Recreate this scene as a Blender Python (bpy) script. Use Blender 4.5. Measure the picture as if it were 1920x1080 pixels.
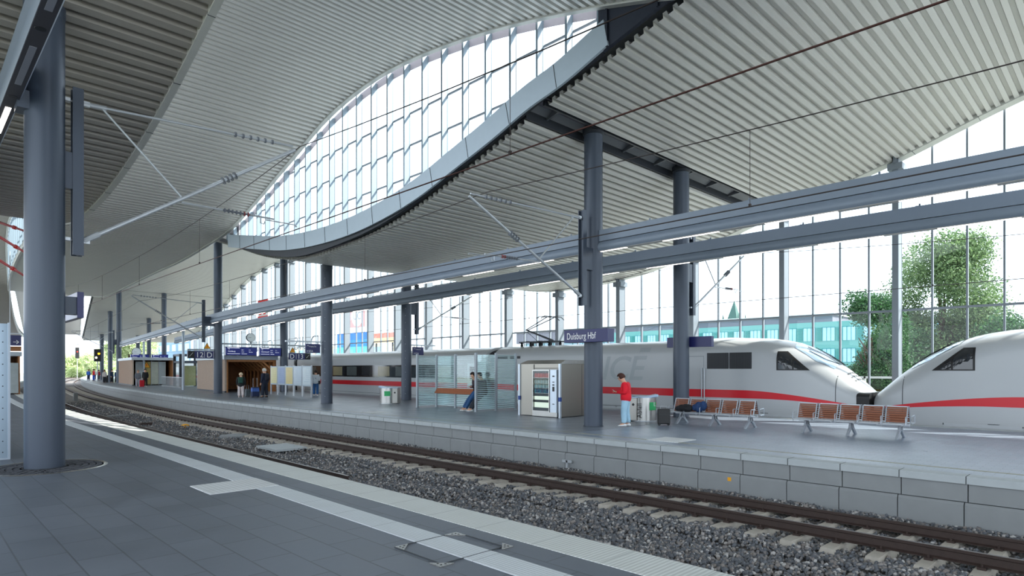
import bpy, bmesh, math, random
import numpy as np
from mathutils import Vector, Matrix
random.seed(7); np.random.seed(7)
for o in list(bpy.data.objects): bpy.data.objects.remove(o)
COL = bpy.context.scene.collection
R = math.radians
# ---------------------------------------------------------------- camera, world, sun, exposure
# world axes: x runs across the tracks, y along them (metres), z up; platform tops at z = 0
cam_d = bpy.data.cameras.new('camera'); cam = bpy.data.objects.new('camera', cam_d); COL.objects.link(cam)
cam.location = (0, 0, 1.85); cam.rotation_euler = (R(90), 0, R(-44.6))
cam_d.sensor_width = 36; cam_d.lens = 1162 * 36 / 1920; cam_d.shift_y = 152 / 1920
cam_d.clip_start = 0.05; cam_d.clip_end = 2000
bpy.context.scene.camera = cam
w = bpy.data.worlds.new('world'); bpy.context.scene.world = w; w.use_nodes = True
nt = w.node_tree; bg = nt.nodes['Background']
bg.inputs[0].default_value = (0.80, 0.895, 1.0, 1); bg.inputs[1].default_value = 3.1
sun_d = bpy.data.lights.new('sun', 'SUN'); sun = bpy.data.objects.new('sun', sun_d); COL.objects.link(sun)
sun_d.energy = 11.0; sun_d.angle = R(0.6); sun_d.color = (1, 0.95, 0.87)
SUNDIR = Vector((0.45, -0.61, 0.64)).normalized()
sun.rotation_euler = SUNDIR.to_track_quat('Z', 'Y').to_euler()
vs = bpy.context.scene.view_settings
vs.view_transform = 'Standard'; vs.look = 'None'; vs.exposure = 0.08; vs.gamma = 1.0; vs.use_curve_mapping = False
bpy.context.scene.cycles.max_bounces = 8; bpy.context.scene.cycles.transparent_max_bounces = 16
bpy.context.scene.cycles.sample_clamp_indirect = 8

# ---------------------------------------------------------------- curve of the station
def dl(u):
    u = np.asarray(u, float)
    return 0.00381 * np.maximum(u - 28, 0) ** 1.69
def ddl(u): return float(dl(u + .5) - dl(u - .5))
def P(s, u, z=0.0): return Vector((s + float(dl(u)), u, z))

# ---------------------------------------------------------------- materials
def lin(h):
    c = [int(h[i:i + 2], 16) / 255 for i in (0, 2, 4)]
    return tuple(x / 12.92 if x <= .04045 else ((x + .055) / 1.055) ** 2.4 for x in c) + (1,)
class N:
    def __init__(s, name):
        s.m = bpy.data.materials.new(name); s.m.use_nodes = True; s.t = s.m.node_tree
        s.b = s.t.nodes['Principled BSDF']
        s.co = s.t.nodes.new('ShaderNodeTexCoord')
    def n(s, ty, **k):
        x = s.t.nodes.new('ShaderNode' + ty)
        for a, v in k.items(): setattr(x, a, v)
        return x
    def l(s, a, b): s.t.links.new(a, b)
    def noise(s, scale, detail=4, vec=None):
        x = s.n('TexNoise'); x.inputs['Scale'].default_value = scale; x.inputs['Detail'].default_value = detail
        s.l(vec or s.co.outputs['Object'], x.inputs['Vector']); return x.outputs[0]
    def math(s, op, a, b=None):
        x = s.n('Math', operation=op)
        for i, v in enumerate((a, b)):
            if v is None: continue
            if isinstance(v, (int, float)): x.inputs[i].default_value = v
            else: s.l(v, x.inputs[i])
        return x.outputs[0]
    def mix(s, f, a, b):
        x = s.n('Mix', data_type='RGBA')
        for i, v in ((0, f), (6, a), (7, b)):
            if isinstance(v, (int, float)): x.inputs[i].default_value = v
            elif isinstance(v, tuple): x.inputs[i].default_value = v
            else: s.l(v, x.inputs[i])
        return x.outputs[2]
    def bump(s, h, strength=.3, dist=.01):
        x = s.n('Bump'); x.inputs['Strength'].default_value = strength; x.inputs['Distance'].default_value = dist
        s.l(h, x.inputs['Height']); s.l(x.outputs[0], s.b.inputs['Normal'])
def mat(name, col, rough=.5, metal=0., var=.12, scale=6., emit=None, estr=1., bump=0., spec=None):
    k = N(name); c = lin(col)
    if var > 0:
        f = k.noise(scale)
        dk = tuple(x * (1 - var) for x in c[:3]) + (1,); lt = tuple(min(1, x * (1 + var)) for x in c[:3]) + (1,)
        k.l(k.mix(f, dk, lt), k.b.inputs['Base Color'])
        if bump: k.bump(f, bump)
    else: k.b.inputs['Base Color'].default_value = c
    k.b.inputs['Roughness'].default_value = rough; k.b.inputs['Metallic'].default_value = metal
    if spec is not None: k.b.inputs['Specular IOR Level'].default_value = spec
    if emit:
        k.b.inputs['Emission Color'].default_value = lin(emit); k.b.inputs['Emission Strength'].default_value = estr
    return k.m
M = {}
M['column'] = mat('column_paint', '434c5a', .38, .15, .05, 1.5)
M['steel_dark'] = mat('dark_steel', '2b2f36', .5, .2, .15)
M['steel_frame'] = mat('facade_steel', '7b848d', .45, .1, .05)
M['frame_pale'] = mat('pale_facade_steel', 'a4b0b6', .45, .1, .05)
M['fin'] = mat('clerestory_fin', '7e8e9a', .4, .2, .05)
M['beam'] = mat('beam_paint', '7e8a99', .4, .1, .04, 2)
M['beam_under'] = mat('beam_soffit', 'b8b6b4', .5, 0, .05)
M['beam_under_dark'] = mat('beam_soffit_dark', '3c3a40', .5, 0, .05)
M['lamp'] = mat('lamp_glow', 'ffffff', .5, 0, 0, emit='fff8f0', estr=2.5)
M['lamp_off'] = mat('lamp_cover', '8a8c96', .4, 0, .05)
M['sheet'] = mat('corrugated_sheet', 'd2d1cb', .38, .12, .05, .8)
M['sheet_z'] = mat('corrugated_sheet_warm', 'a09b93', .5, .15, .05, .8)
M['deck'] = mat('roof_deck', '8a8d90', .7, 0, .05, 1)
M['trim'] = mat('edge_trim', 'c9cac4', .45, .2, .04)
M['galv'] = mat('galvanised_tube', 'c2c7cc', .35, .4, .08)
M['insul'] = mat('insulator_grey', '6b7078', .4, 0, .1)
M['insul_red'] = mat('insulator_red', '8c3434', .4, 0, .1)
M['wire'] = mat('overhead_wire', '3a3230', .5, .5, .1)
M['wire_brown'] = mat('brown_contact_wire', '4a2c26', .5, .5, .1)
M['rail'] = mat('rusty_rail', '3c2e29', .7, .1, .3, 14)
M['railtop'] = mat('worn_rail_head', '8b8782', .3, .9, .15, 20)
M['sleeper'] = mat('sleeper_concrete', 'bab3a8', .85, 0, .15, 12, bump=.2)
M['concrete'] = mat('concrete', '8e9192', .8, 0, .1, 3, bump=.1)
M['coping'] = mat('coping_concrete', 'b0b6b8', .75, 0, .08, 5)
M['seam'] = mat('seam_dark', '3b3f42', .9, 0, .1)
M['blue'] = mat('sign_blue', '22265f', .35, 0, .04)
M['blue_lit'] = mat('display_blue', '0a1c74', .3, 0, .04, emit='0a2080', estr=.15)
M['white'] = mat('white_paint', 'f2f2f2', .5, 0, .02)
M['black'] = mat('black_plastic', '141416', .45, 0, .1)
M['red'] = mat('red_paint', 'e01a1f', .5, 0, .05)
M['train'] = mat('train_white', 'b0b3b5', .28, 0, .03, 1)
M['train_red'] = mat('train_red', 'c81022', .3, 0, .03)
M['train_grey'] = mat('train_lettering_grey', 'a3a8ab', .35, 0, .03)
M['vent'] = mat('vent_black', '1e2024', .5, 0, .1)
M['steel'] = mat('brushed_steel', 'b9b8b4', .27, .9, .06, 2)
M['steel_pale'] = mat('aluminium_sheet', 'c2ccd6', .35, .8, .06, 2)
M['wood'] = mat('bench_wood', '8a5238', .5, 0, .2, 20)
M['wood_dark'] = mat('shelter_wood', 'a06a3e', .6, 0, .3, 5)
M['wood_pale'] = mat('weathered_cladding', 'b3a394', .7, 0, .12, 5)
M['skin'] = mat('skin', 'd9a88c', .5, 0, .05)
M['teal'] = mat('teal_cladding', '5c9a98', .6, 0, .05)
M['yellow'] = mat('warning_yellow', 'f0a818', .5, 0, .05)
M['green'] = mat('green_label', '2fae66', .5, 0, .05)
M['rubber'] = mat('rubber_gangway', '2a2c2f', .8, 0, .1)
M['bark'] = mat('bark', '4a3d30', .9, 0, .3, 8)
M['wallg'] = mat('pale_render', 'dfe2e2', .8, 0, .05)
M['winglass'] = mat('dark_window_glass', '23262a', .08, 0, .1, spec=.8)

def glassmat(name, tint=(1, 1, 1, 1), gloss=.08):
    k = N(name); t = k.n('BsdfTransparent'); t.inputs[0].default_value = tint
    g = k.n('BsdfGlossy'); g.inputs['Roughness'].default_value = .02
    fr = k.n('LayerWeight'); fr.inputs[0].default_value = .5
    mx = k.n('MixShader'); k.l(k.math('ADD', k.math('MULTIPLY', k.math('POWER', fr.outputs['Facing'], 4), .45), .03), mx.inputs[0])
    k.l(t.outputs[0], mx.inputs[1]); k.l(g.outputs[0], mx.inputs[2])
    k.l(mx.outputs[0], k.t.nodes['Material Output'].inputs[0]); return k.m
M['glass'] = glassmat('clear_glass', (.93, .97, .97, 1))

def stripeglass():
    k = N('frosted_stripe_glass')
    sep = k.n('SeparateXYZ'); k.l(k.co.outputs['Object'], sep.inputs[0]); z = sep.outputs[2]
    ph = k.math('FRACT', k.math('DIVIDE', z, .085))
    thr = k.math('MAXIMUM', k.math('SUBTRACT', .68, k.math('MULTIPLY', z, .30)), .16)
    f = k.math('LESS_THAN', ph, thr)
    t = k.n('BsdfTransparent'); t.inputs[0].default_value = (.88, .96, .96, 1)
    d = k.n('BsdfDiffuse'); d.inputs[0].default_value = (.80, .97, 1, 1)
    tl = k.n('BsdfTranslucent'); tl.inputs[0].default_value = (.82, .98, 1, 1)
    dd = k.n('MixShader'); dd.inputs[0].default_value = .5; k.l(d.outputs[0], dd.inputs[1]); k.l(tl.outputs[0], dd.inputs[2])
    g = k.n('BsdfGlossy'); g.inputs['Roughness'].default_value = .03
    a = k.n('MixShader'); k.l(f, a.inputs[0]); k.l(t.outputs[0], a.inputs[1]); k.l(dd.outputs[0], a.inputs[2])
    b = k.n('MixShader'); b.inputs[0].default_value = .08; k.l(a.outputs[0], b.inputs[1]); k.l(g.outputs[0], b.inputs[2])
    k.l(b.outputs[0], k.t.nodes['Material Output'].inputs[0]); return k.m
M['stripe_glass'] = stripeglass()

def paver(name, c1, c2, cm, w_, h_, rough=.5, mortar=.006, off=.5, rot=90, bumpd=.004):
    k = N(name); mp = k.n('Mapping'); mp.inputs['Rotation'].default_value[2] = R(rot)
    k.l(k.co.outputs['Object'], mp.inputs[0])
    b = k.n('TexBrick'); k.l(mp.outputs[0], b.inputs['Vector'])
    b.offset = off; b.inputs['Scale'].default_value = 1
    b.inputs['Color1'].default_value = lin(c1); b.inputs['Color2'].default_value = lin(c2); b.inputs['Mortar'].default_value = lin(cm)
    b.inputs['Mortar Size'].default_value = mortar; b.inputs['Mortar Smooth'].default_value = .1
    b.inputs['Brick Width'].default_value = w_; b.inputs['Row Height'].default_value = h_
    nz = k.noise(1.3, 6); nz2 = k.noise(14, 3)
    c = k.mix(k.math('MULTIPLY', nz, .55), b.outputs['Color'], lin('8b929c'))
    c2_ = k.mix(k.math('MULTIPLY', nz2, .12), c, lin('30343a'))
    k.l(c2_, k.b.inputs['Base Color'])
    k.l(k.math('ADD', k.math('MULTIPLY', nz, .3), rough - .15), k.b.inputs['Roughness'])
    k.bump(k.math('ADD', k.math('MULTIPLY', b.outputs['Fac'], -1), k.math('MULTIPLY', nz2, .15)), .5, bumpd)
    return k.m
M['slab'] = paver('platform_slabs', '484e58', '575d68', '1c1f24', .8, .4, .5, .008)
M['pavers'] = paver('small_platform_pavers', '7c8a9c', '8c9aaa', '505e6e', .3, .15, .34, .005)
def ribbed(name, col, pitch, axis=0, amount=.35, spots=False):
    k = N(name); sep = k.n('SeparateXYZ'); k.l(k.co.outputs['Object'], sep.inputs[0])
    def wv(o, p): return k.math('SINE', k.math('MULTIPLY', o, 2 * math.pi / p))
    h = wv(sep.outputs[axis], pitch)
    if spots: h = k.math('MULTIPLY', k.math('ABSOLUTE', wv(sep.outputs[0], pitch * 2)), k.math('ABSOLUTE', wv(sep.outputs[1], pitch * 2)))
    j = k.math('LESS_THAN', k.math('FRACT', k.math('DIVIDE', sep.outputs[1], .9)), .012)
    c = lin(col); dk = tuple(x * (1 - amount) for x in c[:3]) + (1,)
    f = k.math('MINIMUM', k.math('ADD', k.math('MULTIPLY', h, .5), .5), 1)
    cc = k.mix(f, dk, c); cc = k.mix(k.math('MULTIPLY', k.noise(2.5), .25), cc, lin('a9a79c'))
    cc = k.mix(k.math('MULTIPLY', j, .5), cc, lin('50555a'))
    k.l(cc, k.b.inputs['Base Color']); k.b.inputs['Roughness'].default_value = .6
    k.bump(f, .4, .006); return k.m
M['edge_strip'] = ribbed('ribbed_edge_strip', 'e6eae6', .05, 1, .28)
M['guide_strip'] = ribbed('ribbed_guide_strip', 'dde3e8', .04, 0, .2)
M['dots'] = ribbed('dotted_warning_field', 'eceff0', .075, 0, .55, True)
def ballastmat():
    k = N('ballast_gravel')
    v = k.n('TexVoronoi'); v.inputs['Scale'].default_value = 22; k.l(k.co.outputs['Object'], v.inputs['Vector'])
    r = k.n('ValToRGB'); e = r.color_ramp.elements
    e[0].color = lin('474648'); e[1].color = lin('a09b96'); k.l(v.outputs['Color'], r.inputs[0])
    c = k.mix(k.math('MULTIPLY', k.noise(1.2), .35), r.outputs[0], lin('6b5a4c'))
    k.l(c, k.b.inputs['Base Color']); k.b.inputs['Roughness'].default_value = .9
    k.bump(v.outputs['Distance'], 1., .04); return k.m
M['ballast'] = ballastmat()
def stonemat():
    k = N('ballast_stone'); g = k.n('NewGeometry')
    r = k.n('ValToRGB'); e = r.color_ramp.elements; e[0].color = lin('56585c'); e[1].color = lin('c6c4c2')
    r.color_ramp.elements.new(.45).color = lin('6c7076'); r.color_ramp.elements.new(.8).color = lin('8c847e')
    k.l(g.outputs['Random Per Island'], r.inputs[0]); k.l(r.outputs[0], k.b.inputs['Base Color']); k.b.inputs['Roughness'].default_value = .85
    return k.m
M['stone'] = stonemat()
def leafmat(name, a, b):
    k = N(name); g = k.n('NewGeometry'); f = g.outputs['Random Per Island']
    c = k.mix(f, lin(a), lin(b)); k.l(c, k.b.inputs['Base Color']); k.b.inputs['Roughness'].default_value = .6
    tl = k.n('BsdfTranslucent'); k.l(c, tl.inputs[0]); mx = k.n('MixShader'); mx.inputs[0].default_value = .4
    k.l(k.b.outputs[0], mx.inputs[1]); k.l(tl.outputs[0], mx.inputs[2]); k.l(mx.outputs[0], k.t.nodes['Material Output'].inputs[0]); return k.m
M['leaf'] = leafmat('leaves', '3c5838', '8aa470')
M['leaf2'] = leafmat('dark_leaves', '20402c', '4a7444')
M['leaf3'] = leafmat('overexposed_leaves', 'a4b884', 'dce4b8')  # overexposure put into the leaf colour as a pale tone

# ---------------------------------------------------------------- mesh builder
class MB:
    def __init__(s): s.v = []; s.f = []; s.mi = []; s.c = 0
    def add(s, vs_, fs, m=0):
        b = len(s.v); s.v += [tuple(x) for x in vs_]; s.f += [tuple(i + b for i in f) for f in fs]; s.mi += [m] * len(fs); return s
    def box(s, x0, x1, y0, y1, z0, z1, m=0):
        return s.add([(x0, y0, z0), (x1, y0, z0), (x1, y1, z0), (x0, y1, z0), (x0, y0, z1), (x1, y0, z1), (x1, y1, z1), (x0, y1, z1)],
                     [(0, 3, 2, 1), (4, 5, 6, 7), (0, 1, 5, 4), (1, 2, 6, 5), (2, 3, 7, 6), (3, 0, 4, 7)], m)
    def bar(s, a, b, w_=.04, h=.04, m=0):
        a = Vector(a); b = Vector(b); d = (b - a).normalized()
        up = Vector((0, 0, 1)) if abs(d.z) < .95 else Vector((0, 1, 0))
        x = d.cross(up).normalized() * w_ / 2; y = x.cross(d).normalized() * h / 2
        return s.add([a - x - y, a + x - y, a + x + y, a - x + y, b - x - y, b + x - y, b + x + y, b - x + y],
                     [(0, 3, 2, 1), (4, 5, 6, 7), (0, 1, 5, 4), (1, 2, 6, 5), (2, 3, 7, 6), (3, 0, 4, 7)], m)
    def tube(s, pts, r, n=8, m=0, cap=True):
        pts = [Vector(p) for p in pts]; rs = r if isinstance(r, (list, tuple)) else [r] * len(pts)
        ring = []; up0 = None
        for i, p in enumerate(pts):
            d = (pts[min(i + 1, len(pts) - 1)] - pts[max(i - 1, 0)]).normalized()
            up = Vector((0, 0, 1)) if abs(d.z) < .95 else Vector((0, 1, 0))
            x = d.cross(up).normalized(); y = x.cross(d).normalized()
            if up0 is not None and x.dot(up0) < 0: x = -x; y = -y
            up0 = x
            ring.append([p + (x * math.cos(2 * math.pi * k / n) + y * math.sin(2 * math.pi * k / n)) * rs[i] for k in range(n)])
        fs = []
        for i in range(len(pts) - 1):
            for k in range(n):
                fs.append((i * n + k, i * n + (k + 1) % n, (i + 1) * n + (k + 1) % n, (i + 1) * n + k))
        if cap: fs += [tuple(range(n))[::-1], tuple(range((len(pts) - 1) * n, len(pts) * n))]
        return s.add([v for q in ring for v in q], fs, m)
    def lathe(s, prof, c=(0, 0, 0), n=20, m=0, sx=1, sy=1):
        vs_ = []; fs = []
        for r, z in prof:
            for k in range(n):
                a = 2 * math.pi * k / n; vs_.append((c[0] + r * math.cos(a) * sx, c[1] + r * math.sin(a) * sy, c[2] + z))
        for i in range(len(prof) - 1):
            for k in range(n): fs.append((i * n + k, i * n + (k + 1) % n, (i + 1) * n + (k + 1) % n, (i + 1) * n + k))
        fs += [tuple(range(n))[::-1], tuple(range((len(prof) - 1) * n, len(prof) * n))]
        return s.add(vs_, fs, m)
    def prism(s, poly, axis, a, b, m=0):
        # poly: 2D points; axis 'x': (y,z), 'y': (x,z), 'z': (x,y)
        def mk(p, t): return {'x': (t, p[0], p[1]), 'y': (p[0], t, p[1]), 'z': (p[0], p[1], t)}[axis]
        n = len(poly)
        return s.add([mk(p, a) for p in poly] + [mk(p, b) for p in poly],
                     [tuple(range(n)), tuple(range(2 * n - 1, n - 1, -1))] + [(i, (i + 1) % n, n + (i + 1) % n, n + i) for i in range(n)], m)
    def sweep(s, prof, us, m=0, zf=None, cap=True):
        # closed profile of (x, z) swept along y at the stations us; zf(u) lifts it
        n = len(prof); vs_ = []; fs = []
        for u in us:
            dz = zf(u) if zf else 0
            for p in prof: vs_.append((p[0], u, p[1] + dz))
        for i in range(len(us) - 1):
            for k in range(n): fs.append((i * n + k, i * n + (k + 1) % n, (i + 1) * n + (k + 1) % n, (i + 1) * n + k))
        if cap: fs += [tuple(range(n)), tuple(range((len(us) - 1) * n, len(us) * n))[::-1]]
        return s.add(vs_, fs, m)
    def sphere(s, c, r, n=10, m=0, sz=1.):
        prof = [(max(1e-4, r * math.sin(math.pi * i / n)), -r * sz * math.cos(math.pi * i / n)) for i in range(n + 1)]
        return s.lathe(prof, c, n * 2, m)
    def build(s, name, mats, parent=None, curve=False, smooth=False, bevel=0, label=None):
        me = bpy.data.meshes.new(name); v = s.v
        if curve: v = [(x + float(dl(y)), y, z) for x, y, z in v]
        me.from_pydata(v, [], s.f); 
        if not isinstance(mats, (list, tuple)): mats = [mats]
        for m_ in mats: me.materials.append(m_)
        me.polygons.foreach_set('material_index', s.mi)
        bm = bmesh.new(); bm.from_mesh(me); bmesh.ops.recalc_face_normals(bm, faces=bm.faces[:]); bm.to_mesh(me); bm.free()
        if smooth:
            me.polygons.foreach_set('use_smooth', [True] * len(me.polygons)); me.set_sharp_from_angle(angle=R(38))
        me.update(); o = bpy.data.objects.new(name, me); COL.objects.link(o)
        if parent: o.parent = parent
        if label: o['label'] = label
        if bevel:
            b = o.modifiers.new('bevel', 'BEVEL'); b.width = bevel; b.segments = 2; b.limit_method = 'ANGLE'
        return o
def tag(o, label=None, cat=None, group=None, kind=None):
    if label: o['label'] = label
    if cat: o['category'] = cat
    if group: o['group'] = group
    if kind: o['kind'] = kind
    return o
def thing(name, label, cat, s=0., u=0., z=0., rz=None, group=None, curve=True):
    o = bpy.data.objects.new(name, None); COL.objects.link(o); o.empty_display_size = .2
    if curve:
        o.location = P(s, u, z); o.rotation_euler[2] = -math.atan(ddl(u)) + (rz or 0)
    else: o.location = (s, u, z); o.rotation_euler[2] = rz or 0
    return tag(o, label, cat, group)
def struct(o): o['kind'] = 'structure'; return o
def copytree(o, loc=None, label=None, parent=None):
    c = o.copy(); COL.objects.link(c)
    if parent: c.parent = parent
    for ch in list(o.children): copytree(ch, parent=c)
    if loc is not None: c.location = loc
    if label: c['label'] = label
    return c
def text(name, body, size, loc, rot, m, parent, align='LEFT', ext=.002, sx=1., shear=0, label=None):
    c = bpy.data.curves.new(name, 'FONT'); c.body = body; c.size = size; c.extrude = ext; c.align_x = align; c.shear = shear
    c.materials.append(m); o = bpy.data.objects.new(name, c); COL.objects.link(o)
    o.location = loc; o.rotation_euler = rot; o.scale = (sx, 1, 1)
    if parent: o.parent = parent
    if label: o['label'] = label
    return o
FACE_S = (R(90), 0, R(-90))      # lettering that faces the near platform
FACE_U = (R(90), 0, 0)           # lettering that faces back along the tracks
def frange(a, b, st):
    n = max(1, int(round((b - a) / st))); return [a + (b - a) * i / n for i in range(n + 1)]
def spline(pts):
    xs = np.array([p[0] for p in pts], float); ys = np.array([p[1] for p in pts], float)
    m_ = np.gradient(ys, xs)
    def f(u):
        u = float(min(max(u, xs[0]), xs[-1])); i = int(min(max(np.searchsorted(xs, u) - 1, 0), len(xs) - 2))
        h = xs[i + 1] - xs[i]; t = (u - xs[i]) / h
        return float((2*t**3-3*t**2+1)*ys[i] + (t**3-2*t**2+t)*h*m_[i] + (-2*t**3+3*t**2)*ys[i+1] + (t**3-t**2)*h*m_[i+1])
    return f
# wave profiles of the roof strips (measured heights of the sheet undersides)
zB = spline([(-30, 9.5), (-22, 11.6), (-12, 13.4), (-5, 13.5), (0, 12.9), (3.3, 12.1), (7.3, 10.75), (9.6, 10.1), (12.4, 9.4), (16, 8.3), (20, 7.35), (24, 6.98), (27.5, 6.98), (31, 7.5), (36, 8.75), (42, 10.2), (49, 11.6), (58, 13.2), (67, 14.4), (76, 14.8), (85, 14.1), (94.8, 12.3), (107, 10.0), (120, 8.1), (132, 7.3), (142, 7.3)])
zA = spline([(-30, 12), (-20, 9.0), (-10, 7.6), (0, 8.4), (5, 9.7), (8, 10.7), (11.5, 11.7), (16, 12.6), (20.5, 12.95), (24, 12.6), (28, 11.5), (32, 10.4), (36, 9.55), (40, 9.3), (45, 9.12), (52, 9.18), (60, 9.28), (72, 9.5), (82, 10.0), (93, 11.05), (105, 12.6), (115, 13.0), (128, 10.8), (140, 8.0)])
zZ = spline([(-30, 9.0), (-20, 10.8), (-10, 12.6), (-2, 12.6), (3, 11.8), (7.5, 10.7), (9.8, 10.15), (12.4, 9.4), (16, 8.35), (20, 7.55), (24, 7.2), (27.5, 7.25), (32, 8.0), (36, 8.8), (42, 10.2), (49, 11.6), (58, 13.0), (76, 13.6), (95, 12), (110, 9.6), (125, 8), (140, 7.5)])
fascB = spline([(8.0, 10.75), (9.65, 10.22), (11.3, 9.69), (12.5, 9.43), (14, 8.96), (16, 8.41), (17.7, 7.95), (21.1, 7.42), (25.5, 7.30), (28.7, 7.52), (32.4, 8.09), (35.7, 8.65)])

# ---------------------------------------------------------------- roof strips
def sheet(name, zf, s0, s1, u0, u1, m, pitch=.28, depth=.10, gaps=()):
    mb = MB(); u = u0; prof = []
    while u < u1:
        for f, d in ((0, 0), (.50, 0), (.56, 1), (.93, 1)):
            prof.append((u + f * pitch, d * depth))
        u += pitch
    def seg(pr):
        vs_ = []
        for x, d in pr:
            sl = (zf(x + .1) - zf(x - .1)) / .2; L = math.hypot(1, sl)
            for s in (s0, s1): vs_.append((s, x - sl / L * d, zf(x) + d / L))
        mb.add(vs_, [(2 * i, 2 * i + 1, 2 * i + 3, 2 * i + 2) for i in range(len(pr) - 1)])
    cuts = [u0] + [g for gg in gaps for g in gg] + [u1]
    for k in range(0, len(cuts), 2):
        pr = [p for p in prof if cuts[k] <= p[0] <= cuts[k + 1]]
        if len(pr) > 2: seg(pr)
    return struct(mb.build(name, m, curve=True))
def deck(zf, s0, s1, u0, u1, lift=.34, th=.35):
    mb = MB(); mb.sweep([(s0, lift), (s1, lift), (s1, lift + th), (s0, lift + th)], frange(u0, u1, 1.0), zf=zf)
    return struct(mb.build('ceiling_deck', M['deck'], curve=True))
sheet('ceiling', zB, 13.35, 30.0, -22, 141, M['sheet'], depth=.13, gaps=[(12.12, 12.95), (49.0, 49.25), (94.7, 95.0)])
deck(zB, 13.2, 30.5, -22, 141.5)
sheet('ceiling', zA, 4.75, 12.85, -22, 139, M['sheet'])
deck(zA, 4.7, 13.0, -22, 139.5, .14)
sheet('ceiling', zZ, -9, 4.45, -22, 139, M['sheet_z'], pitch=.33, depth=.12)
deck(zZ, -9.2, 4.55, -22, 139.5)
mb = MB(); mb.sweep([(12.85, -.04), (13.02, -.04), (13.02, .26), (12.85, .26)], frange(-22, 139, .7), zf=zA)
struct(mb.build('trim_1', M['trim'], curve=True))
mb = MB(); mb.sweep([(4.62, -.04), (4.75, -.04), (4.75, .3), (4.62, .3)], frange(30, 139, .7), zf=zA)
struct(mb.build('trim_2', M['trim'], curve=True))
mb = MB(); mb.sweep([(4.45, -.05), (4.60, -.05), (4.60, .26), (4.45, .26)], frange(-22, 139, .7), zf=zZ)
struct(mb.build('trim_3', M['trim'], curve=True))
mb = MB(); mb.sweep([(30.0, -.04), (30.55, -.04), (30.55, .34), (30.0, .34)], frange(-22, 141, .7), zf=zB)
struct(mb.build('trim_4', M['trim'], curve=True))
# seams in the strip edges
mb = MB()
for u in frange(-20, 60, 2.2):
    mb.box(4.448, 4.605, u, u + .02, zZ(u) - .056, zZ(u) + .27)
    mb.box(29.99, 30.56, u, u + .02, zB(u) - .046, zB(u) + .2)
struct(mb.build('trim_5', M['seam'], curve=True))
# broad fascia along the low edge of the wave over platform 2
def fasc_th(u): return .60 if u < 28 else .62
mb = MB(); us = frange(9.65, 35.7, .25)
n = len(us); vs_ = []
for u in us:
    sl = (fascB(u + .1) - fascB(u - .1)) / .2; L = math.hypot(1, sl); h = .68
    for s, t in ((12.98, 0), (12.94, 1), (13.02, 1), (13.06, 0)):
        vs_.append((s, u - sl / L * h * t * .55, fascB(u) + h * t))
mb.add(vs_, [(4 * i + k, 4 * i + (k + 1) % 4, 4 * i + 4 + (k + 1) % 4, 4 * i + 4 + k) for i in range(n - 1) for k in range(4)] + [(0, 1, 2, 3), (4 * n - 4, 4 * n - 3, 4 * n - 2, 4 * n - 1)])
fas = thing('roof_fascia', 'pale blue-grey curved fascia band along the low roof edge below the clerestory glazing', 'fascia', curve=False)
mb.build('fascia_panels', M['beam'] if 0 else mat('fascia_paint', 'a9b7c2', .4, .1, .04), fas, smooth=True)
mb = MB()
for u in frange(11.4, 34, 1.9):
    sl = (fascB(u + .1) - fascB(u - .1)) / .2; L = math.hypot(1, sl)
    mb.bar((12.972, u, fascB(u) + .01), (12.934, u - sl / L * .68 * .55, fascB(u) + .67), .012, .012)
tag(mb.build('panel_joints', M['seam'], fas), kind='stuff')
# dark steel behind the fascia and at the wave nodes
mb = MB(); mb.sweep([(13.08, -.02), (13.2, -.02), (13.2, .62), (13.08, .62)], frange(9.9, 36, .6), zf=lambda u: zB(u) + .12)
def girder(u0, u1, s=13.25):
    us_ = frange(u0, u1, .5)
    v = []
    for u in us_:
        a, b = sorted((zA(u) + .1, zB(u) + .12)); b += .5 if u < 15 else 0; v += [(s, u, a), (s + .12, u, a), (s + .12, u, b + .25), (s, u, b + .25)]
    mb.add(v, [(4 * i + k, 4 * i + (k + 1) % 4, 4 * i + 4 + (k + 1) % 4, 4 * i + 4 + k) for i in range(len(us_) - 1) for k in range(4)] + [(0, 1, 2, 3), tuple(range(len(v) - 4, len(v)))])
girder(35.4, 38.3)
mb.build('trim_6', M['steel_dark'], curve=True)['kind'] = 'structure'
gd = thing('steel_girder', 'dark blue steel girder where two roof waves cross above the clerestory, upper right', 'girder', curve=False)
mb = MB(); girder(2.0, 10.0, 13.04)
mb.build('web_plate', mat('girder_paint', '232a38', .5, .2, .1), gd)
for u in (5.0, 6.6, 8.2, 9.7):
    a, b = sorted((zA(u) + .1, zB(u) + .12)); m2 = MB(); m2.box(12.98, 13.06, u - .03, u + .03, a, b + .2); m2.build('stiffener', mat('girder_paint', '232a38', .5, .2, .1), gd)
gd2 = thing('steel_girder', 'dark steel transfer beam in the open joint of the corrugated roof above two columns', 'girder', curve=False)
m2 = MB(); m2.box(13.3, 30, 12.1, 13.0, 9.69, 9.73); m2.build('cover_plate', mat('cover_grey', '77757e', .5, .1, .1), gd2)
m2 = MB(); m2.box(13.3, 29.8, 12.13, 12.2, 9.5, 9.69); m2.box(13.3, 29.8, 12.88, 12.95, 9.34, 9.69); m2.build('flange', M['steel_dark'], gd2)
for s in frange(14, 28, 2.0):
    m2 = MB(); m2.bar((s, 12.15, 9.6), (s + .25, 12.95, 9.6), .07, .14); m2.build('cross_strut', mat('strut_grey', '6b6e74', .5, .2, .1), gd2)
m2 = MB(); m2.box(13.2, 30, 48.9, 49.35, 11.72, 11.8); m2.box(13.2, 30, 94.6, 95.1, 12.4, 12.5)
struct(m2.build('trim_7', M['steel_dark'], curve=True))

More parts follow.
